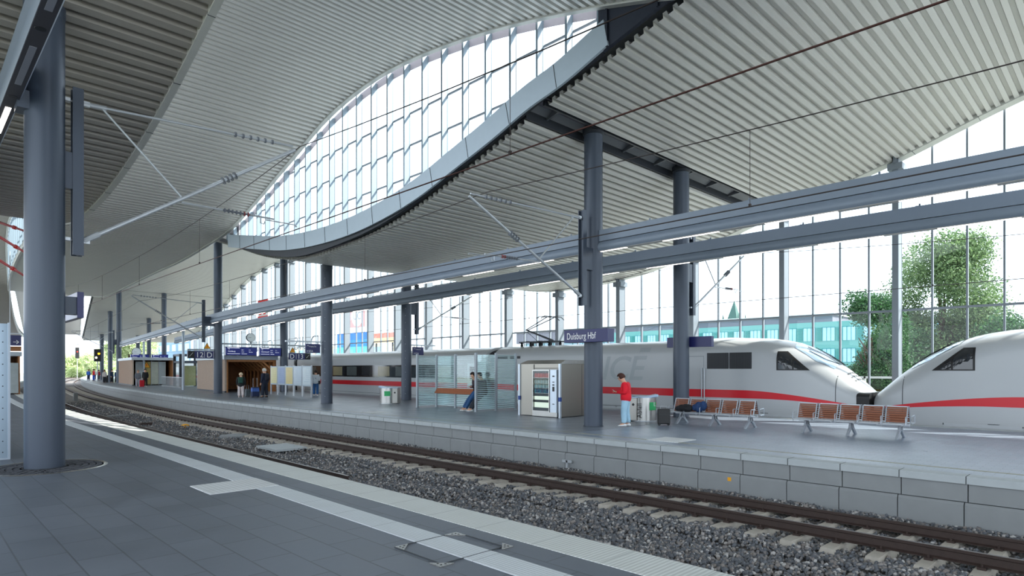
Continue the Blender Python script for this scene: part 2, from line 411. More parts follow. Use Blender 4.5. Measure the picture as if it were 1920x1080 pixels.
# ---------------------------------------------------------------- clerestory glazing
def clerestory(idx, s, u0, u1, step, lowf, highf, rails, lab):
    w_ = struct(thing(f'window_{idx}', lab, 'window', curve=False)); 
    k = 0; u = u0
    while u <= u1:
        a, b = lowf(u), highf(u)
        if b - a > .25:
            m_ = MB(); x = float(dl(u)); m_.box(s + x, s + x + .22, u - .03, u + .03, a, b); m_.box(s + x - .012, s + x, u - .04, u + .04, a, b); m_.box(s + x + .22, s + x + .25, u - .04, u + .04, a, b)
            m_.build('mullion', M['fin'], w_)
        u += step; k += 1
    us_ = frange(u0, u1, step / 2); g = MB(); v = []; fs = []
    for i, u in enumerate(us_):
        a, b = lowf(u), max(lowf(u) + .01, highf(u)); v += [(s + .33, u, a), (s + .33, u, b)]
        if i: fs.append((2 * i - 2, 2 * i - 1, 2 * i + 1, 2 * i))
    g.add(v, fs); g.v = [(x - .06, y, z) for x, y, z in g.v]; g.build('glazing', M['glass'], w_, curve=True)
    r = MB()
    for z in rails:
        for u in us_[:-1]:
            u2 = u + step / 2
            if lowf(u) < z < highf(u) and lowf(u2) < z < highf(u2): r.box(s + .26, s + .32, u, u2, z, z + .05)
    if r.f: r.build('glazing_bar', M['steel_frame'], w_, curve=True)
    h = MB(); v = []; fs = []
    for i, u in enumerate(us_):
        b = highf(u); v += [(s + .245, u, b - .22), (s + .245, u, b + .1)]
        if i: fs.append((2 * i - 2, 2 * i - 1, 2 * i + 1, 2 * i))
    h.add(v, fs); h.build('head_panel', mat('head_panel', '94909a', .6, 0, .05), w_, curve=True)
    return w_
clerestory(1, 13.08, 10.03, 37.0, 1.105, lambda u: fascB(min(u, 35.7)) + .55, lambda u: zA(u) + .12, [7.72, 8.9, 10.07, 11.24], 'tall lens-shaped clerestory window between the two roof waves')
clerestory(2, 4.62, 38, 98, 2.2, lambda u: zA(u) + .1, lambda u: zZ(u) + .2, [10.4], 'narrow clerestory window above the left platform')
clerestory(3, 13.1, 39.5, 97, 2.2, lambda u: zA(u) + .2, lambda u: zB(u) + .2, [10.4, 12], 'far clerestory window where the roof over platform two rises')

# ---------------------------------------------------------------- glass facade behind platform two
fc = struct(thing('window_4', 'long glass station facade with deep steel posts beyond the trains', 'window', curve=False))
k = 0; u = 7.3 - 4.76 * 6
while u < 125:
    top = zB(u) + .1; x = float(dl(u)); m_ = MB()
    m_.box(30.0 + x, 30.03 + x, u - .12, u + .12, -1, top); m_.box(30.57 + x, 30.6 + x, u - .12, u + .12, -1, top); m_.box(30.03 + x, 30.57 + x, u - .11, u - .08, -1, top)
    m_.box(30.03 + x, 30.57 + x, u + .08, u + .11, -1, top)
    m_.box(29.92 + x, 30.6 + x, u - .28, u + .28, top - .55, top - .28); m_.box(29.92 + x, 30.1 + x, u - .06, u + .06, top - .3, top)
    m_.build('facade_post', M['steel_frame'], fc)
    for j in (1, 2, 3):
        uu = u + 1.19 * j; t = zB(uu) + .2; x = float(dl(uu)); m_ = MB(); m_.box(30.66 + x, 30.80 + x, uu - .035, uu + .035, -1, t)
        m_.build('mullion', M['steel_frame'], fc)
    us_ = frange(u, u + 4.76, 2.38); g = MB(); v = []
    for uu in us_: v += [(30.8, uu, -1), (30.8, uu, zB(uu) + .3)]
    g.add(v, [(2 * i, 2 * i + 1, 2 * i + 3, 2 * i + 2) for i in range(len(us_) - 1)]); g.build('glass_bay', M['glass'], fc, curve=True)
    u += 4.76
for z in (4.33, -.2) :
    m_ = MB(); m_.sweep([(30.6, z), (30.74, z), (30.74, z + .09), (30.6, z + .09)], frange(-21, 124, 2)); m_.build('rail', M['steel_frame'], fc, curve=True)
m_ = MB(); m_.sweep([(30.62, 8.6), (30.72, 8.6), (30.72, 8.66), (30.62, 8.66)], frange(27, 100, 2)); m_.build('rail', M['steel_frame'], fc, curve=True)

# ---------------------------------------------------------------- platforms, ground
def slab(name, s0, s1, u0, u1, z0, z1, m, st=2.0, kind=True):
    mb_ = MB(); mb_.sweep([(s0, z0), (s1, z0), (s1, z1), (s0, z1)], frange(u0, u1, st)); o = mb_.build(name, m, curve=True)
    return struct(o) if kind else o
slab('floor', -14, 5.24, -14, 220, -1.1, 0, M['slab'])
slab('floor', 13.2, 23.8, -24, 220, -1.1, 0, M['pavers'])
slab('floor', 13.6, 22.9, 11.5, 219, -.002, .004, paver('far_platform_slabs', '626c78', '707a86', '3a4048', .8, .4, .36, .006))
slab('ground', -120, 6.0, -60, 560, -1.6, -1.12, mat('far_ground', '8b8f7a', .9, 0, .2, .1), 12)
slab('ground', 30.9, 330, -160, 560, -1.6, -1.05, mat('outside_ground', '9b9c94', .9, 0, .1, .1), 12)
slab('ground', 5.2, 13.2, -24, 300, -1.3, -.97, M['ballast'])
slab('ground', 23.9, 31.2, -24, 300, -1.3, -.95, M['ballast'])
slab('trim_8', 4.73, 5.30, -14, 219, -.14, .006, M['edge_strip'], 1.5)
slab('trim_9', 3.91, 4.27, -14, 200, -.02, .008, M['guide_strip'], 1.5)
slab('trim_10', 13.0, 13.34, -24, 219, -.125, .006, M['coping'], 1.5)
slab('trim_11', 13.9, 13.98, -24, 120, -.02, .006, mat('faded_line', '9b9a88', .7, 0, .1), 1.5)
slab('trim_12', 23.4, 23.8, -24, 219, -.125, .008, M['coping'], 1.5)
slab('wall_left', 5.1, 5.25, -14, 219, -1.2, -.1, M['concrete'], 2)
# block-faced platform wall, joints every metre
mb = MB(); us = frange(-4, 140, 1.0)
for i, u in enumerate(us[:-1]):
    st = 1 if u < 45 else 1
    a, b = u + .08 + .008, u + 1.08 - .008
    mb.sweep([(13.06, -.44), (13.2, -.44), (13.2, -.135), (13.06, -.135)], [a, b])
    mb.sweep([(13.02, -1.2), (13.2, -1.2), (13.2, -.455), (13.06, -.455), (13.02, -.50)], [a + .05, b + .05])
struct(mb.build('wall_platform_blocks', M['concrete'], curve=True))
slab('wall_platform_core', 13.11, 13.22, -4, 219, -1.2, -.1, M['seam'])
mb = MB()
for u in frange(-3.9, 60.1, 1.0): mb.box(12.995, 13.345, u - .006, u + .006, -.124, .0075)
struct(mb.build('trim_13', M['seam'], curve=True))
small_mark = MB().box(13.012, 13.02, 6.33, 6.41, -.62, -.54); tag(small_mark.build('wall_mark', M['yellow']), 'small yellow painted mark on the platform wall', 'mark')
# dotted tactile fields
def quadfield(poly, lab, z=.012):
    m_ = MB(); m_.prism(poly, 'z', 0, z); return tag(m_.build('tactile_field', M['dots']), lab, 'paving')
quadfield([(3.24, 9.6), (4.27, 9.6), (4.27, 10.5), (3.24, 10.5)], 'white dotted tactile paving field branching off the guide strip on the near platform')
quadfield([(13.85, 8.15), (14.78, 8.15), (14.78, 9.05), (13.85, 9.05)], 'white dotted tactile paving field in front of the benches on the far platform')
quadfield([(14.1, 22.4), (14.9, 22.4), (14.9, 23.5), (14.1, 23.5)], 'small pale tactile paving field left of the glass windbreak')

# inlaid manhole cover in the near platform
mh = thing('manhole_cover', 'square paved manhole cover with steel corner pieces crossing the guide strip', 'manhole cover', 4.05, 5.03, 0)
for a, b in ((-.48, -.46), (.48, -.46), (-.41, .39), (.41, .39)):
    m_ = MB(); sx, sy = (1 if a > 0 else -1), (1 if b > 0 else -1)
    m_.prism([(a, b), (a - sx * .17, b), (a, b - sy * .17)], 'z', .002, .013); c = m_.build('corner_plate', M['steel'], mh)
    for q in ((.04, .04), (.09, .04), (.04, .09)): m_ = MB(); m_.lathe([(.012, .0131), (.012, .0145)], (a - sx * q[0], b - sy * q[1], 0), 8); m_.build('bolt', M['black'], c)
m_ = MB()
for a in (-.415, .405): m_.box(a, a + .008, -.39, .39, .002, .0105)
for b in (-.395, .385): m_.box(-.41, .41, b, b + .008, .002, .0105)
m_.build('seam_frame', M['seam'], mh)
# cobble ring round the near column
def setts():
    m_ = MB()
    for r, n_ in ((.42, 22), (.53, 28), (.64, 34), (.75, 40), (.86, 46)):
        for i in range(n_):
            a = 2 * math.pi * (i + random.uniform(-.1, .1)) / n_; c, s_ = math.cos(a), math.sin(a); h = random.uniform(.004, .014)
            t = (-s_, c); d = .045
            m_.prism([(r * c - t[0] * d - c * d, r * s_ - t[1] * d - s_ * d), (r * c + t[0] * d - c * d, r * s_ + t[1] * d - s_ * d),
                      (r * c + t[0] * d + c * d, r * s_ + t[1] * d + s_ * d), (r * c - t[0] * d + c * d, r * s_ - t[1] * d + s_ * d)], 'z', .0, h)
    return m_
cr = thing('cobble_ring', 'ring of dark stone setts in the paving round the nearest column', 'paving', 1.93, 14.49, 0)
tag(setts().build('setts', mat('dark_setts', '4a4c52', .8, 0, .2, 9), cr), kind='stuff')
m_ = MB(); m_.lathe([(.93, 0), (.96, .012), (.98, .012), (1.0, 0)], n=48); m_.build('steel_rim', M['steel'], cr)

# ---------------------------------------------------------------- rails, sleepers, ballast
RP = [(-.075, 0), (.075, 0), (.075, .012), (.02, .03), (.012, .12), (.034, .132), (.034, .170), (-.034, .170), (-.034, .132), (-.012, .12), (-.02, .03), (-.075, .012)]
def rail(s, z, u0, u1, lab, grp):
    r = thing('rail', lab, 'rail', curve=False, group=grp)
    m_ = MB(); m_.sweep([(s + x, z - .172 + y) for x, y in RP], frange(u0, u1, 1.2)); m_.build('rail_body', M['rail'], r, curve=True)
    m_ = MB(); m_.sweep([(s - .026, z - .003), (s + .026, z - .003), (s + .026, z + .001), (s - .026, z + .001)], frange(u0, u1, 1.2)); m_.build('running_surface', M['railtop'] if u0 > 5 else mat('dull_rail_head', '5a504c', .5, .5, .2, 12), r, curve=True)
rail(11.92, -.71, -8, 260, 'brown rail of the open track, farther one beside the platform wall', 'rails of the open track')
rail(10.43, -.645, -8, 260, 'brown rail of the open track, nearer one beside the gravel strip', 'rails of the open track')
rail(7.73, -.74, 13.5, 240, 'rusty rail end running just beyond the near platform edge at left', 'rails beside the near platform')
rail(6.23, -.74, 16, 240, 'rusty rail tucked right under the near platform edge at left', 'rails beside the near platform')
rail(24.85, -.76, -24, 225, 'rail under the train on its platform side', 'rails under the trains')
rail(26.35, -.76, -24, 225, 'rail under the train on the facade side', 'rails under the trains')
m_ = MB(); m_.sweep([(-1.3, -.2), (1.3, -.27), (1.3, -.0), (1.05, -.0), (.75, 0), (-.75, .0), (-1.05, 0), (-1.3, 0)][:3] + [(-1.3, .06)], [-.13, .13])
sl = thing('railway_sleeper', 'pale concrete sleeper under the two brown rails of the open track', 'sleeper', 11.175, 0.3, -.862, group='concrete sleepers of the open track')
m_ = MB()
m_.add([(-1.3, -.15, -.16), (1.3, -.15, -.16), (1.3, .15, -.16), (-1.3, .15, -.16), (-1.28, -.085, .025), (-.5, -.085, .015), (.5, -.085, -.03), (1.28, -.085, -.04), (1.28, .085, -.04), (.5, .085, -.03), (-.5, .085, .015), (-1.28, .085, .025)],
       [(0, 1, 2, 3), (4, 5, 10, 11), (5, 6, 9, 10), (6, 7, 8, 9), (0, 1, 7, 6, 5, 4), (2, 3, 11, 10, 9, 8), (1, 2, 8, 7), (3, 0, 4, 11)])
m_.build('concrete_block', M['sleeper'], sl)
for sx in (-.745, .745):
    for e in (-.11, .11):
        m_ = MB(); zc = .02 if sx < 0 else -.035; m_.box(sx + e - .035, sx + e + .035, -.05, .05, zc, zc + .035); m_.tube([(sx + e, 0, zc), (sx + e, 0, zc + .075)], .016, 6)
        m_.build('fastening', M['rail'], sl)
for i in range(1, 190):
    u = .3 + .6 * i; c = copytree(sl, loc=P(11.175, u, -.862)); c.rotation_euler[2] = -math.atan(ddl(u)) + random.uniform(-.01, .01)
for i in range(1, 9):
    copytree(sl, loc=P(11.175, .3 - .6 * i, -.862))
# loose stones: one mesh, nobody could count them
def stones():
    t = (1 + 5 ** .5) / 2
    ico = np.array([(-1, t, 0), (1, t, 0), (-1, -t, 0), (1, -t, 0), (0, -1, t), (0, 1, t), (0, -1, -t), (0, 1, -t), (t, 0, -1), (t, 0, 1), (-t, 0, -1), (-t, 0, 1)], float)
    ico /= np.linalg.norm(ico[0])
    fc_ = np.array([(0, 11, 5), (0, 5, 1), (0, 1, 7), (0, 7, 10), (0, 10, 11), (1, 5, 9), (5, 11, 4), (11, 10, 2), (10, 7, 6), (7, 1, 8), (3, 9, 4), (3, 4, 2), (3, 2, 6), (3, 6, 8), (3, 8, 9), (4, 9, 5), (2, 4, 11), (6, 2, 10), (8, 6, 7), (9, 8, 1)])
    rg = np.random.RandomState(3); pts = []
    for (s0, s1, u0, u1, dens) in ((6.0, 10.2, -2, 9, 520), (6.0, 10.2, 9, 18, 330), (6.5, 10.2, 18, 32, 130), (10.5, 11.85, -3, 16, 330), (12.0, 12.97, -3, 16, 420), (12.0, 12.97, 16, 34, 160), (6.8, 10.1, 32, 62, 70), (10.5, 11.85, 16, 34, 110)):
        n_ = int((s1 - s0) * (u1 - u0) * dens)
        p = np.c_[rg.uniform(s0, s1, n_), rg.uniform(u0, u1, n_)]
        # keep the stones off the sleepers
        du = np.abs((p[:, 1] - .3 + .3) % .6 - .3); on = (p[:, 0] > 9.86) & (p[:, 0] < 12.5) & (du < .105)
        p = p[~on]; pts.append(p)
    p = np.concatenate(pts); n_ = len(p)
    s_, u_ = p[:, 0], p[:, 1]
    mound = .045 * np.exp(-((s_ - 12.75) / .3) ** 2) + .03 * np.sin(s_ * 3.1 + u_ * 1.7) * (s_ < 10) + .02 * np.sin(u_ * 4.2) * (s_ > 12)
    base = np.where(s_ < 10.2, -.94 + .04 * (s_ > 9.3), np.where(s_ > 12, -.92, -.965)) + mound
    r_ = rg.uniform(.018, .038, n_)
    sc = rg.uniform(.6, 1.35, (n_, 3)) * r_[:, None]
    q = rg.normal(size=(n_, 4)); q /= np.linalg.norm(q, axis=1)[:, None]
    w0, x, y, z = q.T
    Rm = np.stack([1 - 2 * (y * y + z * z), 2 * (x * y - z * w0), 2 * (x * z + y * w0), 2 * (x * y + z * w0), 1 - 2 * (x * x + z * z), 2 * (y * z - x * w0), 2 * (x * z - y * w0), 2 * (y * z + x * w0), 1 - 2 * (x * x + y * y)], -1).reshape(n_, 3, 3)
    jit = ico[None] * rg.uniform(.75, 1.2, (n_, 12, 1))
    v = np.einsum('nij,nkj->nki', Rm, jit * sc[:, None]) + np.c_[s_ + dl(u_), u_, base + rg.uniform(-.01, .03, n_)][:, None]
    f = (fc_[None] + (np.arange(n_) * 12)[:, None, None]).reshape(-1, 3)
    me = bpy.data.meshes.new('ballast_stones'); V = v.reshape(-1, 3)
    me.vertices.add(len(V)); me.vertices.foreach_set('co', V.ravel()); me.loops.add(f.size); me.loops.foreach_set('vertex_index', f.ravel())
    me.polygons.add(len(f)); me.polygons.foreach_set('loop_start', np.arange(0, f.size, 3)); me.materials.append(M['stone']); me.update(calc_edges=True); me.validate()
    o = bpy.data.objects.new('ballast_stones', me); COL.objects.link(o); tag(o, 'loose grey ballast stones between the two platforms', 'gravel', kind='stuff')
stones()
def small(name, lab, cat, build, m, s, u, z): 
    m_ = MB(); build(m_); o = m_.build(name, m); o.location = P(s, u, z); return tag(o, lab, cat)
small('shaft_cover', 'round concrete shaft cover lying in the gravel', 'cover', lambda q: q.lathe([(.55, 0), (.55, .1), (.5, .12)], n=28), M['concrete'], 9.7, 26.0, -.95)
small('concrete_slab', 'flat rectangular concrete slab lying in the gravel', 'slab', lambda q: q.box(-.55, .55, -.8, .8, 0, .07), M['coping'], 9.35, 20.8, -.885)
small('concrete_slab', 'thin pale plank in the gravel farther left', 'slab', lambda q: q.box(-1.0, 1.0, -.2, .2, 0, .05), M['concrete'], 9.3, 42.6, -.93)
small('cable_box', 'small yellow cap on the gravel beside the near platform', 'box', lambda q: q.lathe([(.2, 0), (.18, .1), (.08, .14)], n=14), M['yellow'], 9.73, 32.4, -.95)
small('cable_box', 'small rusty brown box at the near platform edge in the gravel', 'box', lambda q: q.box(-.25, .25, -.15, .15, 0, .16), M['rail'], 8.5, 34.4, -.95)
small('track_marker', 'small grey post standing at the foot of the platform wall', 'marker', lambda q: (q.box(-.02, .02, -.03, .03, 0, .32), q.box(-.02, .02, -.16, .16, .26, .33)), M['galv'], 12.9, 10.95, -.95)
small('track_marker', 'short pale concrete marker post beside the bend of the near rail', 'marker', lambda q: q.box(-.15, .15, -.15, .15, 0, .7), M['concrete'], 9.2, 66, -.95)

# ---------------------------------------------------------------- columns
def column(s, u, top, lab, rad=.30, grp='round steel columns', band=True, bolts=False):
    c = thing('steel_column', lab, 'column', s, u, 0, group=grp)
    m_ = MB(); m_.lathe([(rad, 0), (rad, top - .35)], n=40); m_.build('shaft', M['column'], c, smooth=True)
    e_ = .05 if 12 < u < 13 else .012; m_ = MB(); m_.lathe([(rad, top - .35), (rad + e_, top - .3), (rad + e_, top - .12), (rad - .05, top - .1), (rad - .05, top)], n=32); m_.build('head', M['steel_dark'] if 12 < u < 13 else M['column'], c, smooth=True)
    if bolts:
        m_ = MB(); a = R(225)
        for i in range(int(top / .42)): m_.sphere((rad * math.cos(a), rad * math.sin(a), .4 + i * .42), .017, 4)
        m_.build('bolt_row', M['galv'], c)['kind'] = 'stuff'
    if band:
        m_ = MB(); m_.lathe([(rad + .03, .0), (rad + .03, .012), (rad, .012)], n=40); m_.build('base_collar', M['steel_dark'], c)
    return c
column(1.93, 14.49, zZ(14.49) + .05, 'thick round blue-grey column standing nearest, at the left of the near platform', .315)
column(15.98, 12.45, 9.75, 'round blue-grey column carrying the station name sign on the far platform')
column(21.45, 12.45, 9.75, 'round blue-grey column behind the first bench, in front of the train')
column(16.3, 30.75, zB(30.75) + .1, 'round blue-grey column between the notice boards and the first litter bin', bolts=True)
column(21.45, 30.75, zB(30.75) + .1, 'round blue-grey column just left of the glass windbreak', bolts=True)
column(16.45, 49.07, zB(49.07) + .3, 'round blue-grey column at the corner of the wooden shelter below the roof node')
column(21.6, 49.07, zB(49.07) + .3, 'round blue-grey column behind the notice boards and departure displays')
column(15.9, 94.8, zB(94.8) + .1, 'round blue-grey column of the far pair left of the second shelter')
column(21.3, 94.8, zB(94.8) + .1, 'round blue-grey column rising behind the second shelter', band=False)
column(15.8, 105.5, zB(105.5) + .1, 'slender-looking distant round column left of the second shelter')
column(21.2, 108.5, zB(108.5) + .1, 'distant round column behind the second shelter roof')
column(15.8, 124, zB(124) + .1, 'most distant round column beside the crowd')
column(21.2, 124, zB(124) + .1, 'most distant round column behind the platform clock')
def pole(s, u, top, lab):
    c = thing('support_pole', lab, 'pole', s, u, 0, group='slim pale support poles'); m_ = MB(); m_.lathe([(.11, 0), (.11, top)], n=16); m_.build('shaft', M['galv'] if 0 else mat('pole_paint', 'aeb9c4', .4, .2, .05), c, smooth=True)
    m_ = MB(); m_.lathe([(.15, top), (.15, top + .12)], n=16); m_.build('cap', M['steel_dark'], c)
pole(16.5, 59.5, 5.85, 'slim pale pole left of the wooden shelter, carrying the light beams')
pole(16.6, 79, 5.6, 'slim pale pole beside the pair in grey and black jackets')

# ---------------------------------------------------------------- light beams
_bz = spline([(-8, 0), (14, 0), (30, -.17), (45, -.27), (58, -.48), (70, -.68), (95, -.9)])
def beam(s, u0, u1, lab, dark=False, lamps=None, z=5.62):
    bz = (lambda u: 0) if dark else _bz
    b = thing('light_beam', lab, 'light beam', curve=False, group='long grey light beams'); us_ = frange(u0, u1, 1.5)
    m_ = MB(); m_.sweep([(s - .10, z + .30), (s + .10, z + .30), (s + .10, z + .66), (s - .10, z + .66)], us_, zf=bz); m_.build('upper_rail', M['beam'], b, curve=True)
    m_ = MB(); m_.sweep([(s - .11, z), (s + .11, z), (s + .14, z + .05), (s + .155, z + .12), (s + .14, z + .19), (s + .11, z + .25), (s + .08, z + .285), (s - .08, z + .285), (s - .11, z + .25), (s - .14, z + .19), (s - .155, z + .12), (s - .14, z + .05)], us_, zf=bz)
    m_.build('rounded_housing', M['beam'], b, curve=True, smooth=True)
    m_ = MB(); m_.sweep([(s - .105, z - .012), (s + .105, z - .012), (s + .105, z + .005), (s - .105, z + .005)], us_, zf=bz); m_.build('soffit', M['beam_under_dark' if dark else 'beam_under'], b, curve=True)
    m_ = MB()
    for u in frange(u0 + 1, u1 - 1, 3.1):
        q = z + bz(u); m_.box(s - .02, s + .02, u, u + .04, q + .64, q + .74); m_.box(s - .02, s + .02, u, u + .12, q + .64, q + .69)
    m_.build('clips', M['beam'], b, curve=True)['kind'] = 'stuff'
    for (a, c_, on) in lamps or []:
        m_ = MB(); m_.sweep([(s - .045, z - .02), (s + .045, z - .02), (s + .045, z - .011), (s - .045, z - .011)], [a, c_], zf=bz); m_.build('lamp_panel', M['lamp' if on else 'lamp_off'], b, curve=True)
    if dark:
        for u in (8.1, 11.1, 14.2):
            m_ = MB(); m_.lathe([(.07, z - .016), (.075, z - .011)], (s, u, 0), 16); m_.build('speaker_disc', M['black'], b)
    return b
beam(16.0, -6, 94, 'long grey light beam running column to column above the far platform, nearer of the two', lamps=[(a, a + 1.75, True) for a in frange(-4, 90, 3.05)])
beam(19.85, -6, 79, 'long grey light beam above the far platform, farther of the two, nearer the train', lamps=[(a, a + 1.75, True) for a in frange(-4, 75, 3.05)])
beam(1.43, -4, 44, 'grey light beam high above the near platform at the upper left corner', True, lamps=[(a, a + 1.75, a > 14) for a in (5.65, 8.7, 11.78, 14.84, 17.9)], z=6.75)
br = tag(MB().box(1.5, 1.75, 14.3, 14.7, 6.62, 6.95).build('beam_bracket', M['column']), 'steel bracket joining the near light beam to the nearest column', 'bracket')

# ---------------------------------------------------------------- overhead line gear
def insulator(m_, a, b, n_=6, r=.045, m=1, red=None):
    a = Vector(a); b = Vector(b)
    for i in range(n_):
        t = (i + .5) / n_; p = a.lerp(b, t); d = (b - a) / n_ * .10
        m_.tube([p - d, p + d], r, 10, red if red is not None and i >= n_ - 2 else m)
    m_.tube([a, b], r * .45, 8, m)
def cantilever(sb, u, st, zt, zl, cat_lab, zb0=3.85, zb1=7.0, z_st=5.3, reg=1.0, colside=None):
    d = 1 if st > sb else -1; x0 = float(dl(u))
    c = thing('catenary_cantilever', cat_lab, 'catenary bracket', curve=False)
    q = lambda s, z, du=0: (s + x0, u + du, z)
    m_ = MB(); x = sb - d * .1 + x0
    m_.box(x - .09, x + .09, u - .1, u - .08, zb0, zb1); m_.box(x - .09, x + .09, u + .08, u + .1, zb0, zb1); m_.box(x - .012, x + .012, u - .08, u + .08, zb0, zb1)
    m_.build('mast_channel', M['column'], c)
    if colside is not None:
        m_ = MB(); a, b = sorted((colside + x0, x)); m_.box(a, b, u - .08, u + .08, (zb0 + zb1) / 2 - .35, (zb0 + zb1) / 2 + .35); m_.build('bracket_plate', M['column'], c)
    L = abs(st - sb)
    m_ = MB(); m_.tube([q(sb, zl), q(st, zt)], .042, 10); 
    e1 = Vector(q(sb, zl)).lerp(Vector(q(st, zt)), .60); e2 = Vector(q(sb, zl)).lerp(Vector(q(st, zt)), .68); insulator(m_, e1, e2, 4, .085, 1)
    m_.tube([Vector(q(sb, zl)) , Vector(q(sb, zl)).lerp(Vector(q(st, zt)), .06)], .06, 8); m_.build('lower_tube', [M['galv'], M['insul']], c, smooth=True)
    ztop = zb1 - .25
    m_ = MB(); a = Vector(q(sb, ztop)); b = Vector(q(st - d * .05, zt + .08)); m_.tube([a, b], .026, 8); insulator(m_, a.lerp(b, .66), a.lerp(b, .90), 6, .055, 1)
    m_.tube([a, a.lerp(b, .09)], .045, 8); m_.build('top_tube', [M['galv'], M['insul']], c, smooth=True)
    t = .41; lo = Vector(q(sb, zl)).lerp(Vector(q(st, zt)), t)
    m_ = MB(); m_.tube([a.lerp(b, .07), lo + Vector((0, 0, .03))], .022, 8); m_.build('brace', M['galv'], c, smooth=True)
    m_ = MB(); s1 = Vector(q(sb + d * L * t, lo.z - x0 * 0 - .08)); s2 = Vector(q(sb + d * L * .88, z_st + .12)); m_.tube([s1, s2], .022, 8)
    insulator(m_, s1.lerp(s2, .42), s1.lerp(s2, .72), 7, .05, 1, 2); m_.build('steady_tube', [M['galv'], M['insul'], M['insul_red']], c, smooth=True)
    m_ = MB(); p = s1.lerp(s2, .84); e = Vector(q(st + d * .05, z_st + .03)); m_.tube([p, p + Vector((0, 0, -.14)), p + Vector((d * .08, 0, -.16)), p + Vector((d * .12, 0, -.05)), e + Vector((-d * .06, 0, .04)), e], .014, 6)
    m_.build('registration_arm', M['galv'], c)
    for z in (ztop, zl): m_ = MB(); m_.tube([(x - .16, u, z), (x + .16, u, z)], .02, 6); m_.box(x - .2, x - .12, u - .07, u + .07, z - .03, z + .03); m_.box(x + d * .08, x + d * .2, u - .04, u + .04, z - .05, z + .05); m_.build('clamp', M['galv'], c)
    return c
cantilever(2.54, 14.5, 6.85, 7.2, 4.35, 'large tubular catenary bracket reaching right from the nearest column', 4.05, 7.28, z_st=5.3, colside=2.2)
cantilever(15.2, 12.35, 10.6, 6.38, 4.15, 'tubular catenary bracket reaching left from the column with the station name sign', 3.85, 6.85, z_st=4.82, colside=15.75)
cantilever(22.2, 12.35, 26.6, 6.85, 4.25, 'tubular catenary bracket over the trains seen against the glass facade', 3.95, 7.2, z_st=5.2, colside=21.7)
cantilever(15.3, 49.0, 10.7, 6.9, 4.15, 'distant catenary bracket left of the column by the wooden shelter', 3.85, 7.0, z_st=4.9, colside=16.2)
cantilever(15.2, 94.8, 10.7, 6.6, 4.15, 'farthest catenary bracket beside the signal', 3.85, 6.95, z_st=4.9, colside=15.7)
cantilever(22.3, 30.75, 26.6, 6.6, 4.25, 'catenary bracket over the train near the windbreak column', 3.95, 7.0, z_st=5.0, colside=21.7)
def catenary(s, zm, zc, supports, lab, grp, m=None, sag=.85):
    for nm, zz, sg, r in (('messenger_wire', zm, sag, .011), ('contact_wire', zc, 0.0, .013)):
        m_ = MB(); pts = []
        for a, b in zip(supports[:-1], supports[1:]):
            for i in range(14):
                t = i / 14; u = a + (b - a) * t; pts.append((s, u, zz - sg * 4 * t * (1 - t)))
        m_.tube(pts, r, 5, 0, False); o = m_.build(nm, M['wire_brown'] if (nm == 'contact_wire' and s < 8) else M['wire'], curve=True)
        tag(o, lab % ('upper sagging' if nm[0] == 'm' else 'lower straight'), 'wire', grp)
    k = 0
    for a, b in zip(supports[:-1], supports[1:]):
        n_ = int((b - a) / 6.1)
        for i in range(1, n_):
            t = i / n_; u = a + (b - a) * t
            if not -3 < u < 90: continue
            m_ = MB(); m_.tube([(s, u, zc), (s, u, zm - sag * 4 * t * (1 - t))], .006, 4); m_.box(s - .02, s + .02, u - .02, u + .02, zc - .01, zc + .05); o = m_.build('dropper_wire', M['wire'], curve=True)
            tag(o, 'thin vertical dropper between the two wires, ' + grp, 'wire', 'droppers of ' + grp)
catenary(6.9, 7.25, 5.27, [-22, 14.3, 50, 95, 140, 190], '%s overhead wire closest to the near platform', 'overhead wires closest to the near platform')
catenary(11.2, 6.6, 4.86, [-24, 12.35, 49, 94.8, 140, 190], '%s overhead wire above the open track', 'overhead wires above the open track', sag=.5)
catenary(25.6, 6.8, 4.75, [-24, 12.35, 49, 94.8, 140], '%s overhead wire above the trains', 'overhead wires above the trains', sag=.8)

# ---------------------------------------------------------------- trains
TC = 25.6
_dh = spline([(0, .98), (.35, 1.30), (.8, 1.72), (1.7, 2.38), (2.7, 2.88), (3.6, 3.08), (4.6, 3.15), (30, 3.15)])
_dw = spline([(0, .78), (.35, 1.02), (.8, 1.18), (1.7, 1.36), (2.7, 1.46), (3.8, 1.51), (5, 1.53), (30, 1.53)])
_ds = spline([(0, .55), (.8, .85), (1.7, 1.35), (2.7, 1.95), (3.8, 2.35), (5, 2.5), (30, 2.5)])
def hh(d): return _dh(min(d, 20)) if d < 6 else 3.15
def ww(d): return _dw(min(d, 20)) if d < 6 else 1.53
def zs(d): return _ds(min(d, 20)) if d < 6 else 2.5
EN = 2.3
def xat(d, z):
    a, h, w_ = zs(d), hh(d), ww(d)
    if z <= a: return w_ * (1 - .05 * max(0, (.2 - z)) )
    t = min(1, (z - a) / (h - a)); return w_ * (1 - t ** EN) ** (1 / EN)
def ztop(d, x):
    a, h, w_ = zs(d), hh(d), ww(d); t = min(1, abs(x) / w_); return a + (h - a) * (1 - t ** EN) ** (1 / EN)
def subdiv(poly, n=3):
    tris = [(poly[0], poly[i], poly[i + 1]) for i in range(1, len(poly) - 1)]
    for _ in range(n):
        o = []
        for a, b, c in tris:
            ab, bc, ca = [((p[0] + q[0]) / 2, (p[1] + q[1]) / 2) for p, q in ((a, b), (b, c), (c, a))]
            o += [(a, ab, ca), (ab, b, bc), (ca, bc, c), (ab, bc, ca)]
        tris = o
    return tris
